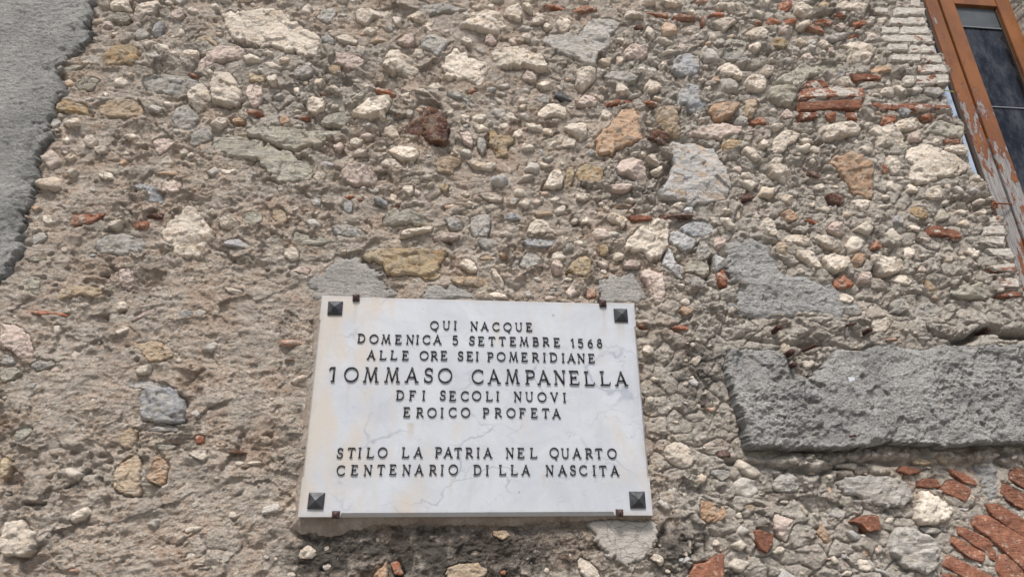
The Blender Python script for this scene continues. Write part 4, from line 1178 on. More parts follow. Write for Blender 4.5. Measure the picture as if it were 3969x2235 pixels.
# ---- cement render on the left
def f(x, z, sd):
    b = .026 * (1 - (1 - np.clip(sd / .009, 0, 1)) ** 2) - .001 + .012 * sm(.10, .0, sd) * (fbm(x, z, .05, 3, 201) + facets(x, z, .05, 8, 1.5)) * np.clip(sd / .01, 0, 1)
    d1, d2, pv_ = worley(x, z * 1.2, .022, 33)
    return b + .006 * fbm(x, z, .22, 4, 203, .55) + .003 * fbm(x, z * 1.4, .012, 3, 209, .7) + .0045 * fbm(x * .8, z * 1.6, .02, 4, 207, .75) - .004 * (pv_ > .84) * sm(.35, .1, d1)
lo = rim_poly.min(0)
V, Qs = patch(rim_poly, .0055, f)
mesh_obj('cement_render', V, Qs, M['render'], wall)

# ---- concrete lintel
lintel_org = (beam_poly[:, 0].mean(), 0, BEAM_Z0)
lintel = empty('concrete_lintel', lintel_org)
tag(lintel, 'rough grey concrete lintel jutting from the wall beside the plaque, rusty bars in its corner', 'lintel', kind='thing')
def f(x, z, sd):
    v = np.clip((z - BEAM_Z0) / (BEAM_Z1 - BEAM_Z0), 0, 1)
    b = .082 - .040 * v
    e = .010
    b = b - .014 * (1 - np.clip(sd / e, 0, 1)) ** 2
    d1, d2, pv_ = worley(x, z * 1.1, .028, 41)
    fine = .010 * fbm(x, z * 1.3, .040, 6, 221, .65) + .004 * (pv_ - .5) * sm(.0, .3, d2 - d1) + .006 * fbm(x, z, .014, 3, 227, .7)
    scoop = sm(-.2, .35, fbm(x, z, .22, 2, 231))
    fine = fine + .004 * fbm(x, z * 1.3, .016, 4, 271, .75) + .012 * facets(x + .01 * fbm(x, z, .03, 2, 243), z * 1.2, .09, 12, 1.4) + .003 * facets(x, z * 1.3, .022, 13, 1.4)
    b = b - .026 * sm(.5, 1.0, v) * sm(-.2, .3, fbm(x, z, .12, 3, 247)) - .012 * sm(.1, .3, fbm(x, z, .09, 3, 261))  - .012 * sm(.03, 0, sd) * sm(-.1, .4, fbm(x, z, .05, 2, 249))
    return b + fine * (.75 + .6 * scoop) - .008 * scoop
V, Qs = patch(beam_poly, .0038, f, back=.02)
mesh_obj('concrete_body', V, Qs, M['beam'], lintel)

# iron
s = NT('rusted_iron'); c = s.mix(s.ramp(s.noise(120, 4), .4, .6), (.035, .018, .016), (.07, .030, .022)); s.done(c, .8, s.bump(s.noise(300, 4), .001), .3); M['rust'] = s.m
s = NT('orange_rust'); c = s.mix(s.ramp(s.noise(120, 4), .4, .6), (.24, .085, .035), (.13, .05, .025)); s.done(c, .8, s.bump(s.noise(300, 4), .001), .3); M['rusto'] = s.m
def tube(pts, r, n=10, cap=True, rv=None):
    pts = [Vector(p) for p in pts]; V = []; Fc = []
    up = Vector((0.13, .2, 1)).normalized()
    for i, p in enumerate(pts):
        t = (pts[min(i + 1, len(pts) - 1)] - pts[max(i - 1, 0)]).normalized()
        a_ = t.cross(up).normalized() if abs(t.dot(up)) < .98 else t.cross(Vector((1, 0, 0))).normalized(); b_ = t.cross(a_)
        rr = r if rv is None else r * rv[i]
        for q in range(n): th = 2 * math.pi * q / n; V.append(p + a_ * math.cos(th) * rr + b_ * math.sin(th) * rr)
    for i in range(len(pts) - 1):
        for q in range(n): Fc.append((i * n + q, i * n + (q + 1) % n, (i + 1) * n + (q + 1) % n, (i + 1) * n + q))
    if cap: Fc.append(tuple(range(n))[::-1]); Fc.append(tuple((len(pts) - 1) * n + q for q in range(n)))
    return [tuple(v) for v in V], Fc
def bar(p0, p1, o0, o1, r, parent):
    a_ = onwall([p0], o0)[0]; b_ = onwall([p1], o1)[0]
    A3 = Vector((a_[0], -o0, a_[1])); B3 = Vector((b_[0], -o1, b_[1]))
    N_ = 14; pts = [A3.lerp(B3, i / (N_ - 1)) for i in range(N_)]
    V, Fc = tube(pts, r, 10, rv=[1 + .13 * (i % 2) for i in range(N_)]); mesh_obj('iron_bar', V, Fc, M['rust'], parent)
b2 = lambda x, y: (x / 2.113 + 2750, y / 2.113 + 1150)
bar(b2(490, 320), b2(570, 245), -.02, .055, .010, wall)
bar(b2(1100, 245), b2(1205, 215), -.005, .028, .0045, wall)
bar(b2(1245, 310), b2(1320, 265), -.02, .045, .0085, wall)
bar(b2(760, 440), b2(875, 395), .0, .05, .0075, wall)
bar(b2(600, 500), b2(675, 448), .0, .085, .011, lintel)
bar(b2(640, 585), b2(695, 552), .02, .085, .0095, lintel)
bar(b2(2180, 320), b2(2290, 265), -.06, -.005, .008, wall)
bar(b2(1145, 1142), b2(1200, 1136), .078, .083, .004, lintel)
# bits of tape and the thin cable on the lintel
s = NT('pale_plastic'); s.done((.36, .385, .41), .5, None, .3); M['plast'] = s.m
s = NT('pale_cable'); s.done((.38, .385, .38), .7, None, .2); M['cable'] = s.m
def pt(px, off): q = onwall([px], off)[0]; return Vector((q[0], -off, q[1]))
V = [pt(b2(1135, 655), .088), pt(b2(1185, 655), .092), pt(b2(1190, 682), .096), pt(b2(1145, 690), .094)]
V = V + [v + Vector((0, .003, 0)) for v in V]
tag(mesh_obj('plastic_clip', V, [(0, 1, 2, 3), (7, 6, 5, 4), (0, 4, 5, 1), (1, 5, 6, 2), (2, 6, 7, 3), (3, 7, 4, 0)], M['plast'], smooth=False), 'small pale plastic clip stuck on the face of the rough concrete lintel', 'clip')
V, Fc = tube([pt(b2(1925 + i * 65, 672 + (i % 3) * 4), .088) for i in range(14)], .0016, 8)
tag(mesh_obj('cable', V, Fc, M['cable']), 'thin pale cable running along the face of the concrete lintel to the right', 'cable')

# ---------------------------------------------------------------- marble plaque
plaque = empty('marble_plaque', ((PX0 + PX1) / 2, -PLQ, PZ0))
tag(plaque, 'white veined marble plaque with dark raised letters, held by pyramid studs on the stone wall', 'plaque')
STREAKS = [(onwall([(x_, y_)], PLQ)[0][0], onwall([(x_, y_)], PLQ)[0][1], w_, l_) for x_, y_, w_, l_ in ((1298, 1219, .022, .09), (2406, 1248, .024, .10), (1224, 1972, .02, .03), (2473, 1967, .02, .03), (1380, 1162, .012, .16), (2337, 1180, .012, .14), (1352, 1485, .010, .10), (1590, 1640, .02, .07), (1750, 1840, .012, .10), (2110, 1840, .012, .05))]
def marble():
    s = NT('white_marble')
    c = s.mix(s.ramp(s.noise(5.5, 8, .68, dist=.5), .36, .70), (.465, .49, .525), (.37, .392, .43))
    def warp(sc, amt, v=None):
        w = s.n('ShaderNodeVectorMath', operation='ADD'); s.put(w.inputs[0], v or s.pos)
        w2 = s.n('ShaderNodeVectorMath', operation='SCALE'); s.put(w2.inputs[0], s.noisec(sc, 4)); w2.inputs[3].default_value = amt; s.put(w.inputs[1], w2.outputs[0]); return w.outputs[0]
    v1 = s.vor(2.6, 'DISTANCE_TO_EDGE', 'Distance', s.mapping((1, 1, 1.9), (0, .45, 0), vec=warp(5, .30)))
    m1 = s.math('MULTIPLY', s.ramp(v1, 0, .022, 1, 0), s.ramp(s.noise(4.5, 3, .5), .48, .6, 0, .8))
    c = s.mix(s.math('MULTIPLY', m1, .9), c, (.22, .25, .30))
    v2 = s.vor(9, 'DISTANCE_TO_EDGE', 'Distance', s.mapping((1, 1, 1.7), (0, -.6, 0), vec=warp(12, .16)))
    m2 = s.math('MULTIPLY', s.ramp(v2, 0, .03, 1, 0), s.ramp(s.noise(9, 4, .6), .53, .64, 0, .65))
    c = s.mix(s.math('MULTIPLY', m2, .8), c, (.26, .29, .34))
    c = s.mix(s.ramp(s.noise(20, 6, .7), .62, .74, 0, .5), c, (.33, .36, .41))
    # warm water stains, strongest on the left
    sx = s.n('ShaderNodeSeparateXYZ'); s.put(sx.inputs[0], s.pos)
    lf = s.ramp(sx.outputs[0], PX0, PX0 + .5, .16, 0)
    c = s.mix(s.ramp(s.math('ADD', s.noise(7, 5, .6, s.mapping((1.3, 1, .6))), lf), .56, .74, 0, .8), c, (.45, .41, .36))
    for cx_, cz_, wd, ln in STREAKS:
        dx_ = s.math('ABSOLUTE', s.math('SUBTRACT', s.math('ADD', sx.outputs[0], s.math('MULTIPLY', s.math('SUBTRACT', s.noise(14, 3), .5), .02)), cx_))
        mk = s.math('MULTIPLY', s.ramp(dx_, wd * .3, wd, 1, 0, 'S'), s.math('MULTIPLY', s.ramp(sx.outputs[2], cz_ - ln, cz_, 0, 1), s.ramp(sx.outputs[2], cz_, cz_ + .004, 1, 0)))
        c = s.mix(s.math('MULTIPLY', mk, s.ramp(s.noise(30, 4, .6, s.mapping((1, 1, .2))), .35, .65, .15, .6)), c, (.36, .30, .22))
    ex = s.math('MINIMUM', s.math('SUBTRACT', sx.outputs[0], PX0), s.math('SUBTRACT', PX1, sx.outputs[0])); ez = s.math('MINIMUM', s.math('SUBTRACT', sx.outputs[2], PZ0), s.math('SUBTRACT', PZ1, sx.outputs[2]))
    ed = s.math('ADD', s.math('MINIMUM', ex, ez), s.math('MULTIPLY', s.math('SUBTRACT', s.noise(18, 6, .7), .5), .06))
    c = s.mix(s.ramp(ed, -.004, .022, .55, 0), c, (.34, .32, .29))
    c = s.mix(s.ramp(s.noise(6, 7, .7, s.mapping((1.6, 1, .5), loc=(3, 3, 3))), .55, .72, 0, .45), c, (.37, .375, .385))
    # small brown pits
    vd = s.vor(34, 'F1', 'Distance', s.mapping((1, 1, .8), vec=warp(40, .02))); vc = s.vor(34, 'F1', 'Color', s.mapping((1, 1, .8), vec=warp(40, .02)))
    sp = s.n('ShaderNodeSeparateColor'); s.put(sp.inputs[0], vc)
    pit = s.math('MULTIPLY', s.ramp(vd, .08, .16, 1, 0), s.ramp(sp.outputs[0], .955, .965))
    c = s.mix(pit, c, (.30, .25, .20))
    vd = s.vor(60); vc = s.vor(60, 'F1', 'Color'); sp = s.n('ShaderNodeSeparateColor'); s.put(sp.inputs[0], vc)
    pit2 = s.math('MULTIPLY', s.ramp(vd, .05, .13, 1, 0), s.ramp(sp.outputs[1], .95, .96, 0, .8))
    c = s.mix(pit2, c, (.22, .22, .24))
    nrm = s.bump(s.math('SUBTRACT', s.noise(60, 4, .5), s.math('ADD', pit, pit2)), .0008, .6)
    return s.done(c, .38, nrm, .4)
M['marble'] = marble()
def P(px, off=PLQ): return onwall([px], off)[0]
# slab: front outline with bevelled stretches, then the full outline behind
cb = .013
tl, tr = P((1380, 1150))[0], P((2337, 1172))[0]; bl, br = P((1318, 2003))[0], P((2383, 1996))[0]
zl0, zl1 = PZ0 + .125, PZ1 - .095
fo_, mo_, bo_ = [], [], []
segs = [('b', [(PX0, 0), (bl, 0), (bl, 1), (br, 1), (br, 0), (PX1, 0)]), ('r', [(PZ0, 0), (zl0, 0), (zl0, .6), (zl1, .6), (zl1, 0), (PZ1, 0)]),
        ('t', [(PX1, 0), (tr, 0), (tr, .5), (tl, .5), (tl, 0), (PX0, 0)]), ('l', [(PZ1, 0), (zl1, 0), (zl1, .45), (zl0, .45), (zl0, 0), (PZ0, 0)])]
for side, L_ in segs:
    for i, (c_, k_) in enumerate(L_[:-1]):
        e_ = .004 if i in (2,) else (-.004 if i == 3 else 0)   # short ramps at the ends of each bevel
        d_ = {'b': 1, 'r': 1, 't': -1, 'l': -1}[side]
        cc = c_ + (e_ * d_)
        full = {'b': (cc, PZ0), 'r': (PX1, cc), 't': (cc, PZ1), 'l': (PX0, cc)}[side]
        ins_ = {'b': (cc, PZ0 + cb * k_), 'r': (PX1 - cb * k_, cc), 't': (cc, PZ1 - cb * k_), 'l': (PX0 + cb * k_, cc)}[side]
        jit = .0006
        ins_ = (ins_[0] + rnd.uniform(-jit, jit), ins_[1] + rnd.uniform(-jit, jit))
        if k_ == 0: ins_ = (ins_[0] + (.0012 if side == 'l' else -.0012 if side == 'r' else 0), ins_[1] + (.0012 if side == 'b' else -.0012 if side == 't' else 0))
        fo_.append((ins_[0], -PLQ, ins_[1])); mo_.append((full[0], -PLQ + (.0012 if k_ == 0 else .011), full[1])); bo_.append((full[0], -.026, full[1]))
n = len(fo_); V = fo_ + mo_ + bo_; Fc = []
for i in range(n):
    j = (i + 1) % n; Fc.append((i, i + n, j + n, j)); Fc.append((i + n, i + 2 * n, j + 2 * n, j + n))
Fc.append(tuple(range(n))); Fc.append(tuple(2 * n + i for i in range(n))[::-1])
slab = mesh_obj('slab', V, Fc, M['marble'], plaque, smooth=False)
bm_ = slab.data
# bedding mortar splayed behind the slab
s = NT('bed_cement'); c = s.mix(s.ramp(s.noise(9, 5, .6), .4, .62), (.30, .265, .23), (.22, .18, .15)); c = s.mix(s.ramp(s.noise(60, 5, .7), .5, .7, 0, .5), c, (.40, .36, .31))
c = s.mix(s.ramp(s.noise(14, 5, .65, s.mapping((1.5, 1, .5))), .58, .7, 0, .6), c, (.17, .12, .09))
s.done(c, .9, s.bump(s.noise(70, 6, .6), .004), .2); M['bed'] = s.m
def bed():
    ns = 60; A_ = []; 
    botJ = [(250, 1075), (300, 1115), (330, 1130), (420, 1118), (470, 1140), (540, 1146), (620, 1140), (700, 1092), (760, 1108), (800, 1080), (900, 1060), (1000, 1055), (1100, 1062), (1200, 1042), (1300, 1055), (1500, 1060), (1700, 1066), (1935, 1062), (2250, 1032), (2480, 1037), (2990, 1035)]
    bp = onwall(sec('J', botJ), .004)
    o2 = []
    xsb = np.linspace(PX0 - .028, PX1 + .006, 150)
    for x in xsb: o2.append((x, np.interp(x, bp[:, 0], bp[:, 1]) + rnd.uniform(-.0035, .0035)))
    zz = np.linspace(PZ0, PZ1 + .002, 70)
    right = [(PX1 + .010 + rnd.uniform(-.002, .004), z) for z in zz[1:]]
    top = [(x, PZ1 + .008 + rnd.uniform(-.001, .003)) for x in np.linspace(PX1 + .008, PX0 - .01, 120)[1:]]
    left_ = [(PX0 - .020 - .012 * math.sin((z - PZ0) * 6) ** 2 - rnd.uniform(0, .006), z) for z in zz[::-1][1:-1]]
    outer = o2 + right + top + left_
    cl = lambda p: (min(max(p[0], PX0 + .0015), PX1 - .0015), min(max(p[1], PZ0 + .0015), PZ1 - .0015))
    N_ = len(outer); V = []
    for t, y in ((0, -.027), (.25, -.023), (.55, -.016), (.8, -.008), (1, .0), (1.02, .02)):
        for p in outer:
            c_ = cl(p); w = t
            wig = (rnd.uniform(-.0012, .0012), rnd.uniform(-.0015, .0015)) if 0 < t < 1 else (0, 0)
            V.append((c_[0] + (p[0] - c_[0]) * w + wig[0], y + wig[1], c_[1] + (p[1] - c_[1]) * w + wig[0]))
    Fc = [(r * N_ + i, (r + 1) * N_ + i, (r + 1) * N_ + (i + 1) % N_, r * N_ + (i + 1) % N_) for r in range(5) for i in range(N_)]
    mesh_obj('mortar_bed', V, Fc, M['bed'], plaque, smooth=False)
bed()
# studs
s = NT('dark_bronze'); c = s.mix(s.ramp(s.noise(40, 5, .6), .4, .65), (.035, .036, .040), (.075, .080, .088)); s.done(c, s.ramp(s.noise(60), .3, .7, .38, .6), s.bump(s.noise(150, 4), .0006), .5, .35); M['bronze'] = s.m
s = NT('brown_iron'); c = s.mix(s.ramp(s.noise(90, 4), .4, .6), (.045, .030, .030), (.075, .042, .036)); s.done(c, .55, s.bump(s.noise(200, 4), .0006), .4, .2); M['brown'] = s.m
def stud(name, c_, w, hgt, base, mat, tw=0.0):
    x, z = c_; a_ = w / 2; V = []
    for r_, y in ((1, 0), (1, -base), (.93, -base - .0015)):
        for sx, sz in ((-1, -1), (1, -1), (1, 1), (-1, 1)):
            V.append((x + r_ * a_ * (sx * math.cos(tw) - sz * math.sin(tw)), y, z + r_ * a_ * (sx * math.sin(tw) + sz * math.cos(tw))))
    V.append((x, -base - hgt, z)); V = [(v[0], v[1] - PLQ + .0005, v[2]) for v in V]
    Fc = [(r * 4 + i, r * 4 + (i + 1) % 4, (r + 1) * 4 + (i + 1) % 4, (r + 1) * 4 + i) for r in range(2) for i in range(4)] + [(8 + i, 8 + (i + 1) % 4, 12) for i in range(4)]
    return mesh_obj(name, V, Fc, mat, plaque, smooth=False)
def sc1(s_, x, y, off=PLQ): return onwall(sec(s_, [(x, y)]), off)[0]
def wid(s_, x0, x1, y): return abs(sc1(s_, x1, y)[0] - sc1(s_, x0, y)[0])
stud('stud', sc1('F', 578, 857, .06), wid('F', 523, 632, 857), .017, .006, M['bronze'], .02)
stud('stud', sc1('G', 787, 911, .06), wid('G', 737, 838, 911), .017, .006, M['bronze'])
stud('stud', sc1('J', 435, 879, .06), wid('J', 375, 495, 879), .017, .006, M['bronze'], -.02)
stud('stud', sc1('K', 912, 871, .06), wid('K', 854, 970, 871), .017, .006, M['bronze'])
for s_, x, y, w_ in (('F', 735, 779, 52), ('G', 652, 821, 52), ('J', 582, 983, 56), ('K', 778, 971, 54)):
    tag(stud('clip_stud', sc1(s_, x, y, .062), wid(s_, x - w_ / 2, x + w_ / 2, y), .013, .007, M['brown'], rnd.uniform(-.06, .06)), 'small brown pyramid clip gripping the edge of the marble')

# letters: strokes with a ridged section
def arc(cx_, cz_, rx, rz, a0, a1, n=18): return [(cx_ + rx * math.cos(math.radians(a0 + (a1 - a0) * i / n)), cz_ + rz * math.sin(math.radians(a0 + (a1 - a0) * i / n))) for i in range(n + 1)]
T, t_, S_ = .150, .100, .075
def ser(x, z, w=.15): return ([(x - w, z), (x + w, z)], S_)
def stem(x, w=T, bot=True, top=True):
    r_ = [([(x, .03), (x, .97)], w)]
    if bot: r_.append(ser(x, .035))
    if top: r_.append(ser(x, .965))
    return r_
G = {
 'I': stem(0),
 'L': stem(-.22) + [([(-.22, .045), (.30, .045), (.37, .20)], .085)],
 'E': stem(-.24) + [([(-.24, .955), (.24, .955), (.29, .82)], .085), ([(-.24, .52), (.12, .52)], .085), ([(.12, .43), (.12, .61)], .06), ([(-.24, .045), (.27, .045), (.33, .20)], .085)],
 'F': stem(-.24) + [([(-.24, .955), (.26, .955), (.31, .81)], .085), ([(-.24, .52), (.12, .52)], .085), ([(.12, .43), (.12, .61)], .06)],
 'T': [([(0, .03), (0, .95)], T), ser(0, .035), ([(-.39, .80), (-.30, .95), (.30, .95), (.39, .80)], .09)],
 'D': stem(-.28) + [([(-.28, .955), (-.05, .955)] + arc(-.05, .5, .42, .455, 90, -90, 20) + [(-.28, .045)], .105)],
 'O': [(arc(0, .5, .455, .455, 0, 360, 40), .115)],
 'Q': [(arc(0, .5, .455, .455, 0, 360, 40), .105), ([(-.02, .06), (.10, -.10), (.30, -.17)], .09)],
 'C': [(arc(.05, .5, .44, .455, 48, 318, 30), .11), ([(.37, .92), (.37, .72)], .07), ([(.36, .13), (.41, .26)], .06)],
 'S': [([(.24, .74), (.22, .86)] + arc(0, .725, .225, .225, 50, 270, 16)[1:-2] + [(-.04, .515), (.06, .475)] + arc(0, .27, .255, .235, 80, -130, 18)[2:] + [(-.25, .14), (-.27, .27)], .115), ([(.25, .93), (.25, .70)], .06), ([(-.27, .05), (-.27, .30)], .06)],
 'A': [([(-.33, .03), (.0, .97)], .095), ([(.0, 1.0), (.34, .03)], T), ([(-.20, .34), (.21, .34)], .08), ser(-.35, .035, .13), ser(.36, .035, .14)],
 'V': [([(-.30, .96), (.03, .03)], T), ([(.02, .0), (.31, .96)], .095), ser(-.32, .965, .13), ser(.33, .965, .12)],
 'N': [([(-.30, .03), (-.30, .97)], .09), ([(-.31, .97), (.28, .02)], T), ([(.29, .03), (.29, .97)], .09), ser(-.32, .035, .12), ser(-.35, .965, .10), ser(.30, .965, .12)],
 'M': [([(-.40, .03), (-.27, .97)], .09), ([(-.27, .98), (.0, .05)], .135), ([(.0, .03), (.27, .97)], .09), ([(.27, .97), (.40, .03)], .14), ser(-.41, .035, .12), ser(.42, .035, .13), ser(-.33, .965, .08), ser(.33, .965, .08)],
 'U': [([(-.29, .97), (-.29, .34)] + arc(0, .33, .29, .29, 180, 360, 16) + [(.29, .34), (.29, .97)], .115), ser(-.30, .965, .12), ser(.30, .965, .12)],
 'P': stem(-.22) + [([(-.22, .955), (.02, .955)] + arc(.02, .71, .27, .245, 90, -90, 14) + [(-.22, .465)], .105)],
 'R': stem(-.26) + [([(-.26, .955), (-.02, .955)] + arc(-.02, .72, .25, .235, 90, -90, 14) + [(-.26, .485)], .105), ([(-.02, .49), (.20, .16), (.36, .05)], .12)],
 'B': stem(-.24) + [([(-.24, .955), (.0, .955)] + arc(.0, .745, .21, .21, 90, -90, 12) + [(-.24, .535)], .095), ([(-.24, .525), (.03, .525)] + arc(.03, .285, .27, .24, 90, -90, 14) + [(-.24, .045)], .105)],
 '1': [([(0, .03), (0, .97)], T), ([(-.02, .95), (-.22, .76)], .08), ser(0, .035, .13)],
 '5': [([(.24, .95), (-.20, .95), (-.24, .56)], .105), ([(-.24, .56), (-.05, .62)] + arc(-.01, .32, .27, .30, 75, -140, 18) + [(-.28, .14)], .12)],
 '6': [([(.20, .90), (.02, .86), (-.16, .68), (-.25, .42)], .10), (arc(.0, .30, .25, .265, 0, 360, 24), .11)],
 '8': [(arc(0, .735, .20, .21, 0, 360, 22), .10), (arc(0, .285, .26, .25, 0, 360, 24), .11)],
 'BROKEN_T': [([(.10, .03), (.10, .96)], T), ser(.06, .035, .13), ([(-.22, .78), (-.12, .95), (.18, .955)], .09)],
}
def stroke(pts, w, d, z0=0.0):
    """ridge along a polyline -> verts (x, depth, z), faces in letter units"""
    closed = math.hypot(pts[0][0] - pts[-1][0], pts[0][1] - pts[-1][1]) < 1e-6
    if closed: pts = pts[:-1]
    n = len(pts); V = []; Fc = []
    sec_ = [(-.5, 0), (-.47, .55), (-.26, .92), (0, 1.0), (.26, .92), (.47, .55), (.5, 0)]; k = len(sec_)
    for i, p in enumerate(pts):
        a_ = pts[i - 1] if (i > 0 or closed) else None; b_ = pts[(i + 1) % n] if (i < n - 1 or closed) else None
        def un(u, v): L = math.hypot(v[0] - u[0], v[1] - u[1]); return ((v[0] - u[0]) / L, (v[1] - u[1]) / L)
        d1 = un(a_, p) if a_ else None; d2 = un(p, b_) if b_ else None
        if d1 and d2:
            m = (d1[0] + d2[0], d1[1] + d2[1]); L = math.hypot(*m) or 1; m = (m[0] / L, m[1] / L); kk = 1 / max(.55, m[0] * d1[0] + m[1] * d1[1])
        else: m = d1 or d2; kk = 1
        nx_, nz_ = -m[1] * kk, m[0] * kk
        for s0, s1 in sec_: V.append((p[0] + nx_ * s0 * w, s1 * d, p[1] + nz_ * s0 * w))
    m_ = n if closed else n - 1
    for i in range(m_):
        j = (i + 1) % n
        for q in range(k - 1): Fc.append((i * k + q, i * k + q + 1, j * k + q + 1, j * k + q))
    if not closed: Fc.append(tuple(range(k))[::-1]); Fc.append(tuple((n - 1) * k + q for q in range(k)))
    return V, Fc
s = NT('blackened_lead'); c = s.mix(s.ramp(s.noise(120, 4), .4, .65), (.014, .0135, .015), (.036, .036, .042)); s.done(c, s.ramp(s.noise(150), .3, .7, .32, .6), s.bump(s.noise(260, 4), .0004), .5, .25); M['lead'] = s.m
glyph_mesh = {}
def letter(g, px, base, top, xoff=0):
    b_ = P((px, base)); hgt = P((px, top))[1] - b_[1]
    V = []; Fc = []; thin = .82 if hgt > .04 else 1.0
    dep = .0062 + (.0012 if hgt > .04 else 0)
    for i, (pl, w) in enumerate(G[g]):
        v, f = stroke(pl, w * thin * 1.12, 1 + .035 * i)
        Fc += [tuple(q + len(V) for q in ff) for ff in f]; V += v
    tw = rnd.gauss(0, .012); c_, s__ = math.cos(tw), math.sin(tw); xs = .93
    V = [(b_[0] + (x * xs * c_ - z * s__) * hgt, -PLQ - y * dep, b_[1] + (x * s__ + z * c_) * hgt) for x, y, z in V]
    o = mesh_obj('letter', V, Fc, M['lead'], plaque)
    o['label'] = {'BROKEN_T': 'large raised letter T with its right arm broken off'}.get(g, ('large ' if hgt > .04 else '') + ('raised figure ' if g.isdigit() else 'raised letter ') + g)
def line(im, scale, org, items, ht):
    for g, x, b in items: letter(g, org[0] + x / scale, org[1] + b / scale, org[1] + (b - ht) / scale)
a1, a2, k1 = (1240, 1220), (1840, 1220), 4.155
a3, a4, k2 = (1240, 1480), (1840, 1480), 3.627
line(0, k1, a1, [('Q', 1842, 238), ('U', 2035, 238), ('I', 2177, 238), ('N', 2485, 249)], 138)
line(0, k1, a2, [('A', 157, 248), ('C', 340, 256), ('Q', 527, 258), ('U', 712, 262), ('E', 878, 262)], 134)
line(0, k1, a1, [('D', 665, 447), ('O', 867, 458), ('M', 1062, 460), ('E', 1262, 466), ('N', 1450, 467), ('I', 1568, 468), ('C', 1712, 468), ('A', 1888, 467), ('5', 2178, 476), ('S', 2445, 482)], 143)
line(0, k1, a2, [('E', 105, 488), ('T', 277, 490), ('T', 445, 490), ('E', 615, 494), ('M', 793, 495), ('B', 983, 499), ('R', 1150, 500), ('E', 1325, 510), ('1', 1585, 516), ('5', 1705, 522), ('6', 1862, 524), ('8', 2012, 523)], 138)
line(0, k1, a1, [('A', 822, 712), ('L', 1012, 718), ('L', 1185, 718), ('E', 1375, 723), ('O', 1675, 725), ('R', 1842, 728), ('E', 1998, 724), ('S', 2265, 730), ('E', 2415, 734), ('I', 2532, 738)], 145)
line(0, k1, a2, [('P', 255, 744), ('O', 425, 741), ('M', 623, 742), ('E', 803, 748), ('R', 980, 749), ('I', 1122, 754), ('D', 1270, 752), ('I', 1425, 762), ('A', 1553, 764), ('N', 1718, 768), ('E', 1885, 770)], 143)
line(0, k1, a1, [('BROKEN_T', 190, 1075), ('O', 500, 1078), ('M', 815, 1081), ('M', 1158, 1083), ('A', 1472, 1084), ('S', 1745, 1087), ('O', 2012, 1094)], 238)
line(0, k1, a2, [('C', 45, 1106), ('A', 310, 1105), ('M', 605, 1105), ('P', 895, 1114), ('A', 1112, 1118), ('N', 1375, 1120), ('E', 1610, 1125), ('L', 1850, 1136), ('L', 2105, 1134), ('A', 2362, 1139)], 228)
line(0, k2, a3, [('D', 1125, 249), ('F', 1303, 252), ('I', 1457, 253), ('S', 1725, 250), ('E', 1865, 260), ('C', 2035, 262), ('O', 2202, 258)], 135)
line(0, k2, a4, [('L', 203, 262), ('I', 322, 262), ('N', 607, 266), ('U', 770, 270), ('O', 947, 275), ('V', 1117, 276), ('I', 1263, 282)], 132)
line(0, k2, a3, [('E', 1220, 487), ('R', 1405, 492), ('O', 1573, 495), ('I', 1715, 495), ('C', 1865, 491), ('O', 2045, 493)], 136)
line(0, k2, a4, [('P', 160, 495), ('R', 332, 495), ('O', 510, 497), ('F', 675, 498), ('E', 837, 498), ('T', 997, 500), ('A', 1147, 505)], 134)
line(0, k2, a3, [('S', 277, 1066), ('T', 435, 1062), ('I', 556, 1062), ('L', 703, 1062), ('O', 877, 1059), ('L', 1200, 1058), ('A', 1377, 1055), ('P', 1668, 1055), ('A', 1800, 1055), ('T', 1940, 1062), ('R', 2100, 1062)], 144)
line(0, k2, a4, [('I', 47, 1060), ('A', 182, 1062), ('N', 495, 1063), ('E', 650, 1063), ('L', 826, 1064), ('Q', 1118, 1060), ('U', 1275, 1070), ('A', 1435, 1066), ('R', 1610, 1069), ('T', 1747, 1070), ('O', 1933, 1073)], 142)
line(0, k2, a3, [('C', 290, 1310), ('E', 482, 1305), ('N', 673, 1306), ('T', 855, 1300), ('E', 1025, 1298), ('N', 1215, 1302), ('A', 1390, 1300), ('R', 1588, 1303), ('I', 1715, 1303), ('O', 1875, 1299)], 144)
line(0, k2, a4, [('D', 38, 1302), ('I', 175, 1306), ('L', 390, 1302), ('L', 553, 1302), ('A', 715, 1302), ('N', 1055, 1307), ('A', 1232, 1305), ('S', 1383, 1305), ('C', 1527, 1308), ('I', 1680, 1309), ('T', 1805, 1311), ('A', 1968, 1310)], 142)

# ---------------------------------------------------------------- window
FD = -.05                       # frame front stands 5 cm back in the opening
def fx(s_, x, y, off=FD): return onwall(sec(s_, [(x, y)]), off)[0]
def fm(*q): return float(np.mean([onwall([v], FD)[0][0] for v in q]))
xa = fm((3592, 10), (3672, 263), (3745, 472), (3789, 594), (3816, 655))
xb = fm((3641, 0), (3715, 205), (3777, 411), (3874, 667))
xc = fm((3705, 24), (3768, 220), (3841, 417), (3947, 691))
xd = fm((3873, 29), (3929, 205))
xe = fm((3924, 10))
zt = fx('D', 1600, 42)[1]; ztop = zt + .075
print('win xs', xa, xb, xc, xd, xe, 'ztop', zt, [fx('D', a, b)[0] for a, b in ((1165, 20), (1395, 725), (1655, 1400), (1290, 20), (1560, 725), (1775, 1400), (1418, 60), (1650, 725), (1900, 1400), (1750, 60), (1932, 600))])
zb = WZ0 + .03
win = empty('wooden_window', ((xa + xe) / 2, -FD, zb))
tag(win, 'tall narrow wooden window with peeling orange paint and dusty dark panes beside the whitewashed bricks', 'window', kind='thing')
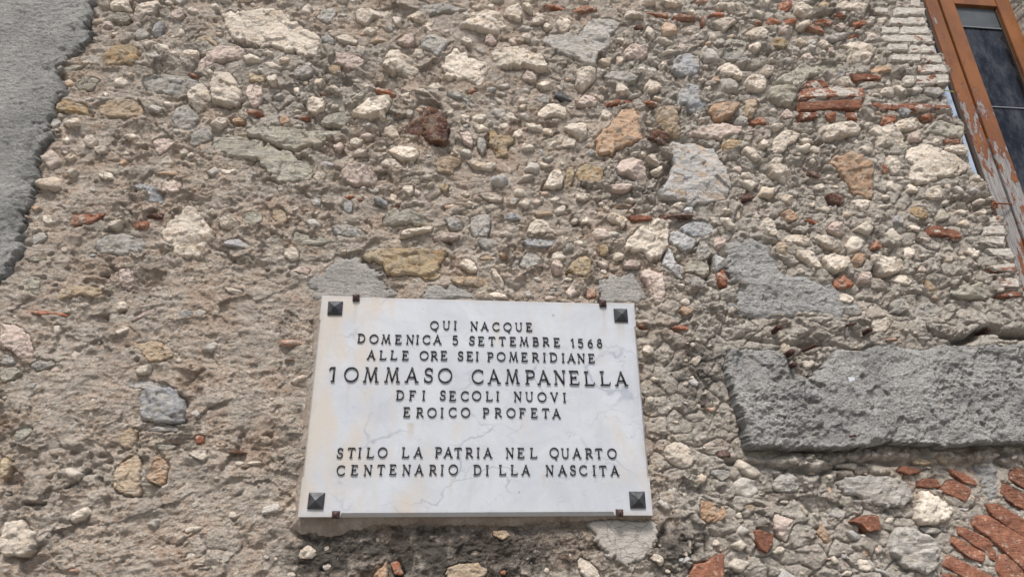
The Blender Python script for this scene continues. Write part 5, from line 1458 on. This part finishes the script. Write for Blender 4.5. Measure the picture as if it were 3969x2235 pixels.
def paint():
    s = NT('peeling_orange_paint')
    sx = s.n('ShaderNodeSeparateXYZ'); s.put(sx.inputs[0], s.pos)
    wear = s.ramp(sx.outputs[2], zt - .25, zt - 1.2, -.05, .145)
    wearx = s.ramp(sx.outputs[0], xa, xc, .045, -.035)
    n1 = s.noise(16, 8, .72, s.mapping((1.6, 1, .55)))
    f_ = s.math('ADD', s.math('ADD', n1, wear), wearx)
    wood = s.mix(s.ramp(s.noise(60, 5, .7, s.mapping((3, 1, .25))), .35, .65), (.30, .29, .28), (.13, .125, .125))
    org = s.mix(s.ramp(s.noise(9, 4, .6, s.mapping((1, 1, .5))), .4, .65), (.215, .084, .027), (.15, .060, .023))
    org = s.mix(s.ramp(s.noise(45, 5, .7), .58, .72, 0, .5), org, (.22, .085, .035))
    red = (.25, .075, .04)
    c = s.mix(s.ramp(f_, .575, .585), org, red)
    c = s.mix(s.ramp(f_, .605, .612), c, wood)
    nrm = s.bump(s.ramp(f_, .57, .612, 1, 0), .0022, 1.0); nrm = s.bump(s.noise(70, 4, .6, s.mapping((2.5, 1, .4))), .0015, 1, nrm)
    return s.done(c, s.ramp(f_, .58, .61, .48, .9), nrm, .35)
M['paint'] = paint()
s = NT('dark_wood_and_shade'); s.done(s.mix(s.noise(50, 5, .6, s.mapping((2, 1, .3))), (.035, .026, .022), (.07, .05, .04)), .85, s.bump(s.noise(90, 4), .002), .2); M['dwood'] = s.m  # dark wood; on the frame's left edge it stands in for shade
def glass():
    s = NT('dusty_glass')
    st = s.ramp(s.noise(8, 7, .7, s.mapping((1.6, 1, .8), (0, .15, 0))), .42, .66, 0, 1)
    st2 = s.noise(60, 4, .6, s.mapping((1, 1, .12), (0, .1, 0)))
    d_ = s.math('MULTIPLY', st, s.ramp(st2, .3, .7, .6, 1))
    c = s.mix(d_, (.006, .0065, .008), (.055, .060, .068))
    return s.done(c, s.ramp(d_, 0, 1, .12, .5), s.bump(s.noise(3, 2), .004), .28)
M['glass'] = glass()
s = NT('dust_reflection_glass'); s.done(s.mix(s.ramp(s.noise(9, 6, .65), .35, .65), (.055, .062, .067), (.085, .095, .10)), .45, s.bump(s.noise(3, 2), .003), .3); M['glass2'] = s.m  # top pane: dust, plus a reflection put into the lighter colour
s = NT('sky_reflection_blue'); s.done(s.mix(s.ramp(s.noise(5, 3), .4, .6), (.27, .34, .47), (.33, .40, .52)), .55, None, .3); M['sky_strip'] = s.m  # reflected sky in the gap, put into a flat blue colour
def wpart(name, x0, x1, y0, y1, z0, z1, mat, b=.002, sub=0):
    V, Fc = box(x0, x1, y0, y1, z0, z1, b); return mesh_obj(name, V, Fc, mat, win, smooth=False)
y0 = -FD
wpart('frame_post', xa, xb - .004, y0 + .004, y0 + .075, zb, ztop, M['paint'])
tag(wpart('frame_edge', xa - .020, xa - .0005, y0 + .006, y0 + .085, zb, ztop, M['dwood']), 'left edge of the frame, darkened to stand for its shade')  # shade on the frame's side put into the dark wood colour
wpart('stile', xb + .001, xc, y0 - .004, y0 + .045, zb + .03, ztop - .012, M['paint'])
wpart('stile', xd, xe, y0 - .004, y0 + .045, zb + .03, ztop - .012, M['paint'])
wpart('top_rail', xc + .0005, xd - .0005, y0 - .001, y0 + .042, zt, ztop - .012, M['paint'])
wpart('bottom_rail', xc + .0005, xd - .0005, y0 - .001, y0 + .042, zb + .03, zb + .12, M['paint'])
wpart('frame_head', xa, WX1 + .02, y0 + .006, y0 + .075, ztop + .001, ztop + .07, M['paint'])
wpart('frame_jamb', xe + .006, xe + .05, y0 + .02, y0 + .08, zb, ztop, M['dwood'])
wpart('glazing_bead', xc - .0005, xc + .007, y0 + .012, y0 + .03, zb + .12, zt - .0005, M['dwood'], 0)
wpart('glazing_bead', xd - .007, xd + .0005, y0 + .012, y0 + .03, zb + .12, zt - .0005, M['dwood'], 0)
# panes, each lapping the one below
s = NT('pale_putty'); s.done((.20, .22, .25), .5); M['putty'] = s.m
zj = [zt, fx('D', 1640, 215, FD - .02)[1], fx('D', 1810, 811, FD - .02)[1]]
step = zj[1] - zj[2]
while zj[-1] - step > zb + .15: zj.append(zj[-1] - step)
zj.append(zb + .11)
for i in range(len(zj) - 1):
    off = y0 + .020 + (i % 2) * .003
    V, Fc = box(xc + .001, xd - .001, off, off + .003, zj[i + 1] + .0005, zj[i] - .0005); mesh_obj('pane', V, Fc, M['glass2' if i == 0 else 'glass'], win, smooth=False)
    if i: wpart('glazing_bar', xc + .008, xd - .008, y0 + .014, y0 + .0195, zj[i] - .003, zj[i] + .003, M['putty'], .001)
wpart('sky_reflection_strip', xa - .14, xa - .0205, y0 + .016, y0 + .030, zb, ztop - .0, M['sky_strip'])  # added strip that stands for the sky reflection left of the frame
# window hook
p0 = pt(sec('H', [(1700, 72)])[0], .012); p1 = pt(sec('H', [(1840, 78)])[0], FD + .012)
V, Fc = tube([p0.lerp(p1, i / 6) for i in range(7)], .0042, 8)
hook = mesh_obj('hook', V, Fc, M['rusto'], win)
c0 = pt(sec('H', [(1715, 92)])[0], .014)
V, Fc = tube([c0 + Vector((math.cos(t) * .013, -.004 * math.sin(t), math.sin(t) * .014)) for t in [math.radians(q) for q in range(-40, 290, 15)]], .0042, 8)
mesh_obj('hook_eye', V, Fc, M['rusto'], hook)
# yellow-green wire by the window
s = NT('yellow_green_wire'); s.done((.42, .44, .10), .5); M['wire'] = s.m
q0 = pt(sec('D', [(1325, 676)])[0], .0); q1 = pt(sec('D', [(1408, 690)])[0], -.045)
V, Fc = tube([q0.lerp(q1, i / 5) for i in range(6)], .0025, 6)
tag(mesh_obj('wire', V, Fc, M['wire']), 'short yellow-green wire between the broken wall edge and the window frame', 'wire')
# dark inside of the house behind the opening
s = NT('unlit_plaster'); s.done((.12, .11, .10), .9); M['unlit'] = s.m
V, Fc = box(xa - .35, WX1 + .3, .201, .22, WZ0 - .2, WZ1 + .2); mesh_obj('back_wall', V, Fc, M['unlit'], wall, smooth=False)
bpy.context.view_layer.update()
